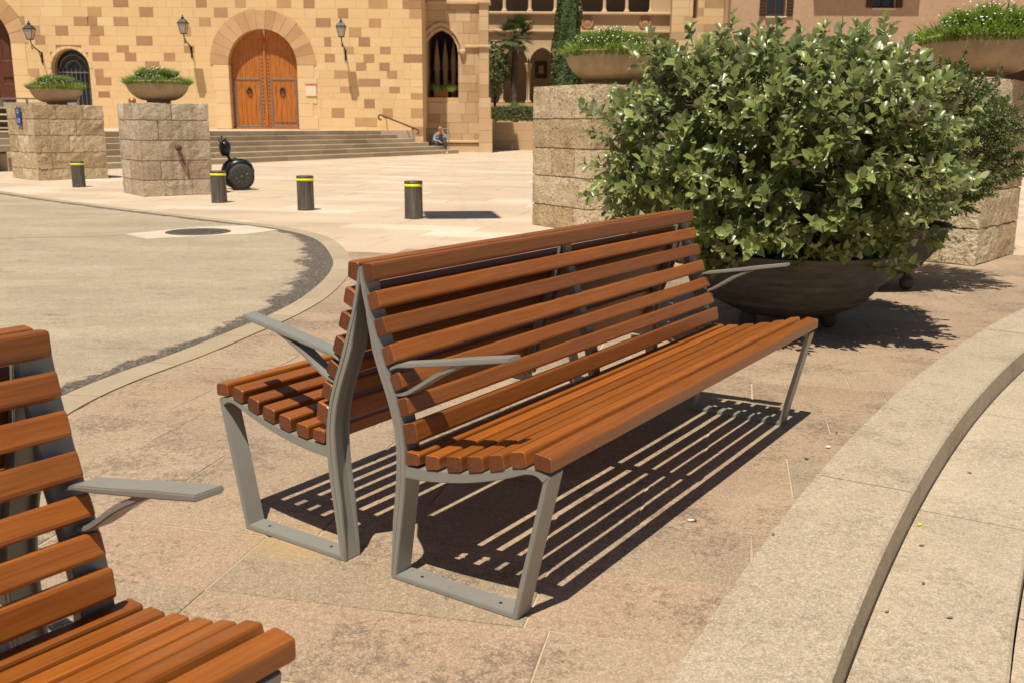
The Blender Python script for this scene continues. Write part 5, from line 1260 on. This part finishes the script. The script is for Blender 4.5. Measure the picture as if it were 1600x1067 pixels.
body = [[(hip, (.16, .12)), ((0, -.02, sz + .22), (.15, .11)), ((0, -.08, sz + .38), (.17, .11)), (sh, (.15, .10)), ((0, -.17, sz + .60), .055), ((0, -.21, sz + .68), .075), ((0, -.215, sz + .76), .085), ((0, -.205, sz + .83), .06)]]
for s_ in (-1, 1):
    kx = s_ * .20; body.append([(hip, (.16, .12)), ((s_ * .10, -.04, sz + .09), .085), ((kx, -.42, sz + .16), .065), ((kx * 1.0, -.40, .12), .042), ((kx * 1.05, -.40, .06), .04), ((kx * 1.15, -.55, .035), .035)])
body.append([(sh, (.15, .10)), ((.17, -.12, sz + .47), .055), ((.27, -.30, sz + .26), .042), ((.10, -.34, sz + .52), .034), ((.07, -.32, sz + .63), .032)])
body.append([(sh, (.15, .10)), ((-.17, -.12, sz + .47), .055), ((-.27, -.22, sz + .24), .042), ((-.12, -.46, sz + .22), .034), ((-.05, -.53, sz + .18), .03)])
skin_mesh('body', body, MAT['skin'], man)
for x0_, y0_, z0_, dx, dz in ((.07, -.32, sz + .63, -.012, .05), (-.05, -.53, sz + .18, .05, -.05)):
    for k_ in range(5):
        b = MB(); o_ = (k_ - 2) * .016; b.tube([(x0_ + o_ * .8, y0_, z0_), (x0_ + o_ + dx * .6, y0_ - .012, z0_ + dz * .7), (x0_ + o_ + dx, y0_ - .004, z0_ + dz * (1.25 - .12 * abs(k_ - 2)))], [.010, .009, .006], 6); b.build('finger', MAT['skin'], man, True)
for s_ in (-1, 1):
    kx = s_ * .20; skin_mesh('trousers', [[(hip, (.175, .135)), ((s_ * .10, -.04, sz + .09), .102), ((kx, -.42, sz + .165), .085), ((kx, -.405, sz - .04), .066), ((kx, -.40, .085), .058)]], MAT['dark_denim'], man)
    b = MB(); b.box((kx * 1.12, -.49, .045), (.10, .29, .085), -s_ * .15, .035); b.build('shoe', MAT['shoe_white'], man)
skin_mesh('jacket', [[((0, .0, sz + .08), (.19, .145)), ((0, -.02, sz + .22), (.185, .14)), ((0, -.075, sz + .38), (.205, .14)), ((0, -.10, sz + .50), (.17, .12))], [((0, -.10, sz + .50), (.17, .12)), ((.185, -.12, sz + .465), .078), ((.275, -.29, sz + .265), .062), ((.15, -.33, sz + .45), .052)], [((0, -.10, sz + .50), (.17, .12)), ((-.185, -.12, sz + .465), .078), ((-.275, -.21, sz + .245), .062), ((-.17, -.39, sz + .23), .052)]], MAT['denim'], man)
b = MB(); b.box((.02, -.215, sz + .36), (.17, .06, .30), 0, .03, Matrix.Rotation(R(-16), 3, 'X')); b.build('shirt', MAT['dark_shirt'], man)
b = MB(); b.lathe([(0, -.02), (.012, -.012), (.016, 0), (.008, .022), (0, .03)], 8, (0, -.30, sz + .735)); b.build('nose', MAT['skin'], man, True)
for s_ in (-1, 1):
    b = MB(); b.lathe([(0, -.03), (.012, -.02), (.016, .01), (0, .03)], 8, (s_ * .085, -.20, sz + .745)); b.build('ear', MAT['skin'], man, True)
    b = MB(); b.lathe([(0, -.008), (.010, 0), (0, .008)], 8, (s_ * .032, -.288, sz + .765)); b.build('eye', MAT['dark_shirt'], man, True)
b = MB(); b.box((0, -.289, sz + .695), (.05, .012, .010), 0, .003); b.build('mouth', MAT['terracotta'], man)
b = MB(); b.lathe([(.078, -.06), (.082, -.02), (.07, .03), (.04, .058), (0, .066)], 16, (0, -.185, sz + .80)); b.build('cropped_hair', MAT['rust'], man, True)

# ================================================================== SMALL LITTER
def litter(name, mat_, x, y, z, pts, th, rz, label, cat):
    b = MB(); b.prism(pts, 0, th); o = b.build(name, mat_); o.location = (x, y, z); o.rotation_euler = (R(rng.uniform(-4, 4)), R(rng.uniform(-4, 4)), rz)
    o.data.transform(Matrix.Translation((0, 0, .002))); tag(o, label, cat); return o
lf = [(-.015, 0), (-.006, -.006), (.007, -.005), (.016, 0), (.007, .0055), (-.006, .0065)]
p = at(1081, 815, z=0); b = MB(); b.tube([(-.013, 0, .0045), (.006, 0, .0045)], .004, 10); b.mi = 1; b.tube([(.006, 0, .0045), (.014, 0, .0045)], .0041, 10); o = b.build('cigarette_butt', [MAT['paper'], MAT['brown_spot']], None, True); o.location = (p.x, p.y, .002); o.rotation_euler = (0, 0, .1); tag(o, 'cigarette butt lying on the paving right of the bench shadow', 'cigarette butt')
p = at(1294, 699, z=.002); litter('paper_scrap', MAT['paper'], p.x, p.y, .003, [(q[0] * .75, q[1] * 1.4) for q in lf], .003, .3, 'white paper scrap beside the granite joint', 'litter')
p = at(1437, 821, z=-STEP); litter('fallen_leaf', MAT['yellow_leaf'], p.x, p.y, -STEP + .002, [(q[0] * .7, q[1]) for q in lf], .003, .5, 'bright yellow fallen leaf at the foot of the curved step', 'leaf')
p = at(1386, 957, z=-STEP); litter('orange_peel', MAT['orange_peel'], p.x, p.y, -STEP + .002, [(q[0] * .5, q[1] * .7) for q in lf], .003, .5, 'tiny orange scrap on the lower step near the bottom edge', 'litter')
p = at(1208, 836, z=.002); litter('pebble', MAT['orange_peel'], p.x, p.y, .002, [(q[0] * .35, q[1] * .6) for q in lf], .006, .5, 'small orange pebble at the granite joint', 'pebble')
p = at(1578, 452, z=0); litter('paper_scrap', MAT['paper'], p.x, p.y, .002, [(q[0] * 1.4, q[1] * 1.2) for q in lf], .003, .1, 'white paper scrap on the paving at the far right edge', 'litter')
for n_, (x, y, z, lab) in enumerate(((1440, 853, -STEP, 'dark gum spot on the lower step below the yellow leaf'), (1443, 912, -STEP, 'small dark gum spot lowest on the lower step'), (1515, 739, -STEP, 'grey gum spot on the lower step, upper right'), (1484, 966, -STEP, 'pale grey gum spot on the lower step near the bottom right'), (1307, 676, 0.0, 'dark flat gum spot left of the white paper scrap'), (1260, 717, 0, 'grey gum spot on the paving between bench and granite'))):
    p = at(x, y, z=z); litter('brown_spot', MAT['brown_spot'], p.x, p.y, z + .002, [(q[0] * .65, q[1] * .75) for q in lf], .0012, n_ * 1.1, lab, 'leaf')  # thin flat pieces for chewing gum spots

# ================================================================== PANEL ADDED OUT OF VIEW OVER THE PLAZA (to cast the shadow beside the bollard)
t = thing('overhead_shadow_caster', 'unseen panel added over the plaza to shade the paving beside the rightmost bollard', 'shadow caster', (-.72 - SX * 7, 13.45 - SY * 7, 7.0), R(8))
b = MB(); b.box((0, 0, 0), (1.0, 1.15, .12), 0, .03); b.box((0, 0, .10), (.6, .7, .10), 0, .03); b.build('shade_panel', MAT['black_iron'], t)
b = MB(); b.box((0, 0, -.066), (.86, 1.0, .012), 0, .003); b.build('under_panel', MAT['lamp_glass'], t)
b = MB(); b.tube([(0, 0, .14), (0, 0, .45)], .02, 8); b.build('hanger', MAT['black_iron'], t)
p = Vector((-.72 - SX * 7, 13.45 - SY * 7, 7.43))
t = thing('added_mast', 'unseen steel mast and cable added to carry the shading panel', 'mast', (3, -14, -.36))  # mast and cable added out of view to hold the panel
b = MB(); b.tube([(0, 0, 0), (0, 0, 9.2)], [.09, .05], 12); b.build('pole', MAT['grey_iron'], t)
b = MB(); q0 = Vector((3, -14, -.36)); b.tube([(0, 0, 9.1), tuple(p - q0), tuple(Vector((FX1 - .5, FY, 9.6)) - q0)], .002, 5); b.build('cable', MAT['black_iron'], t)
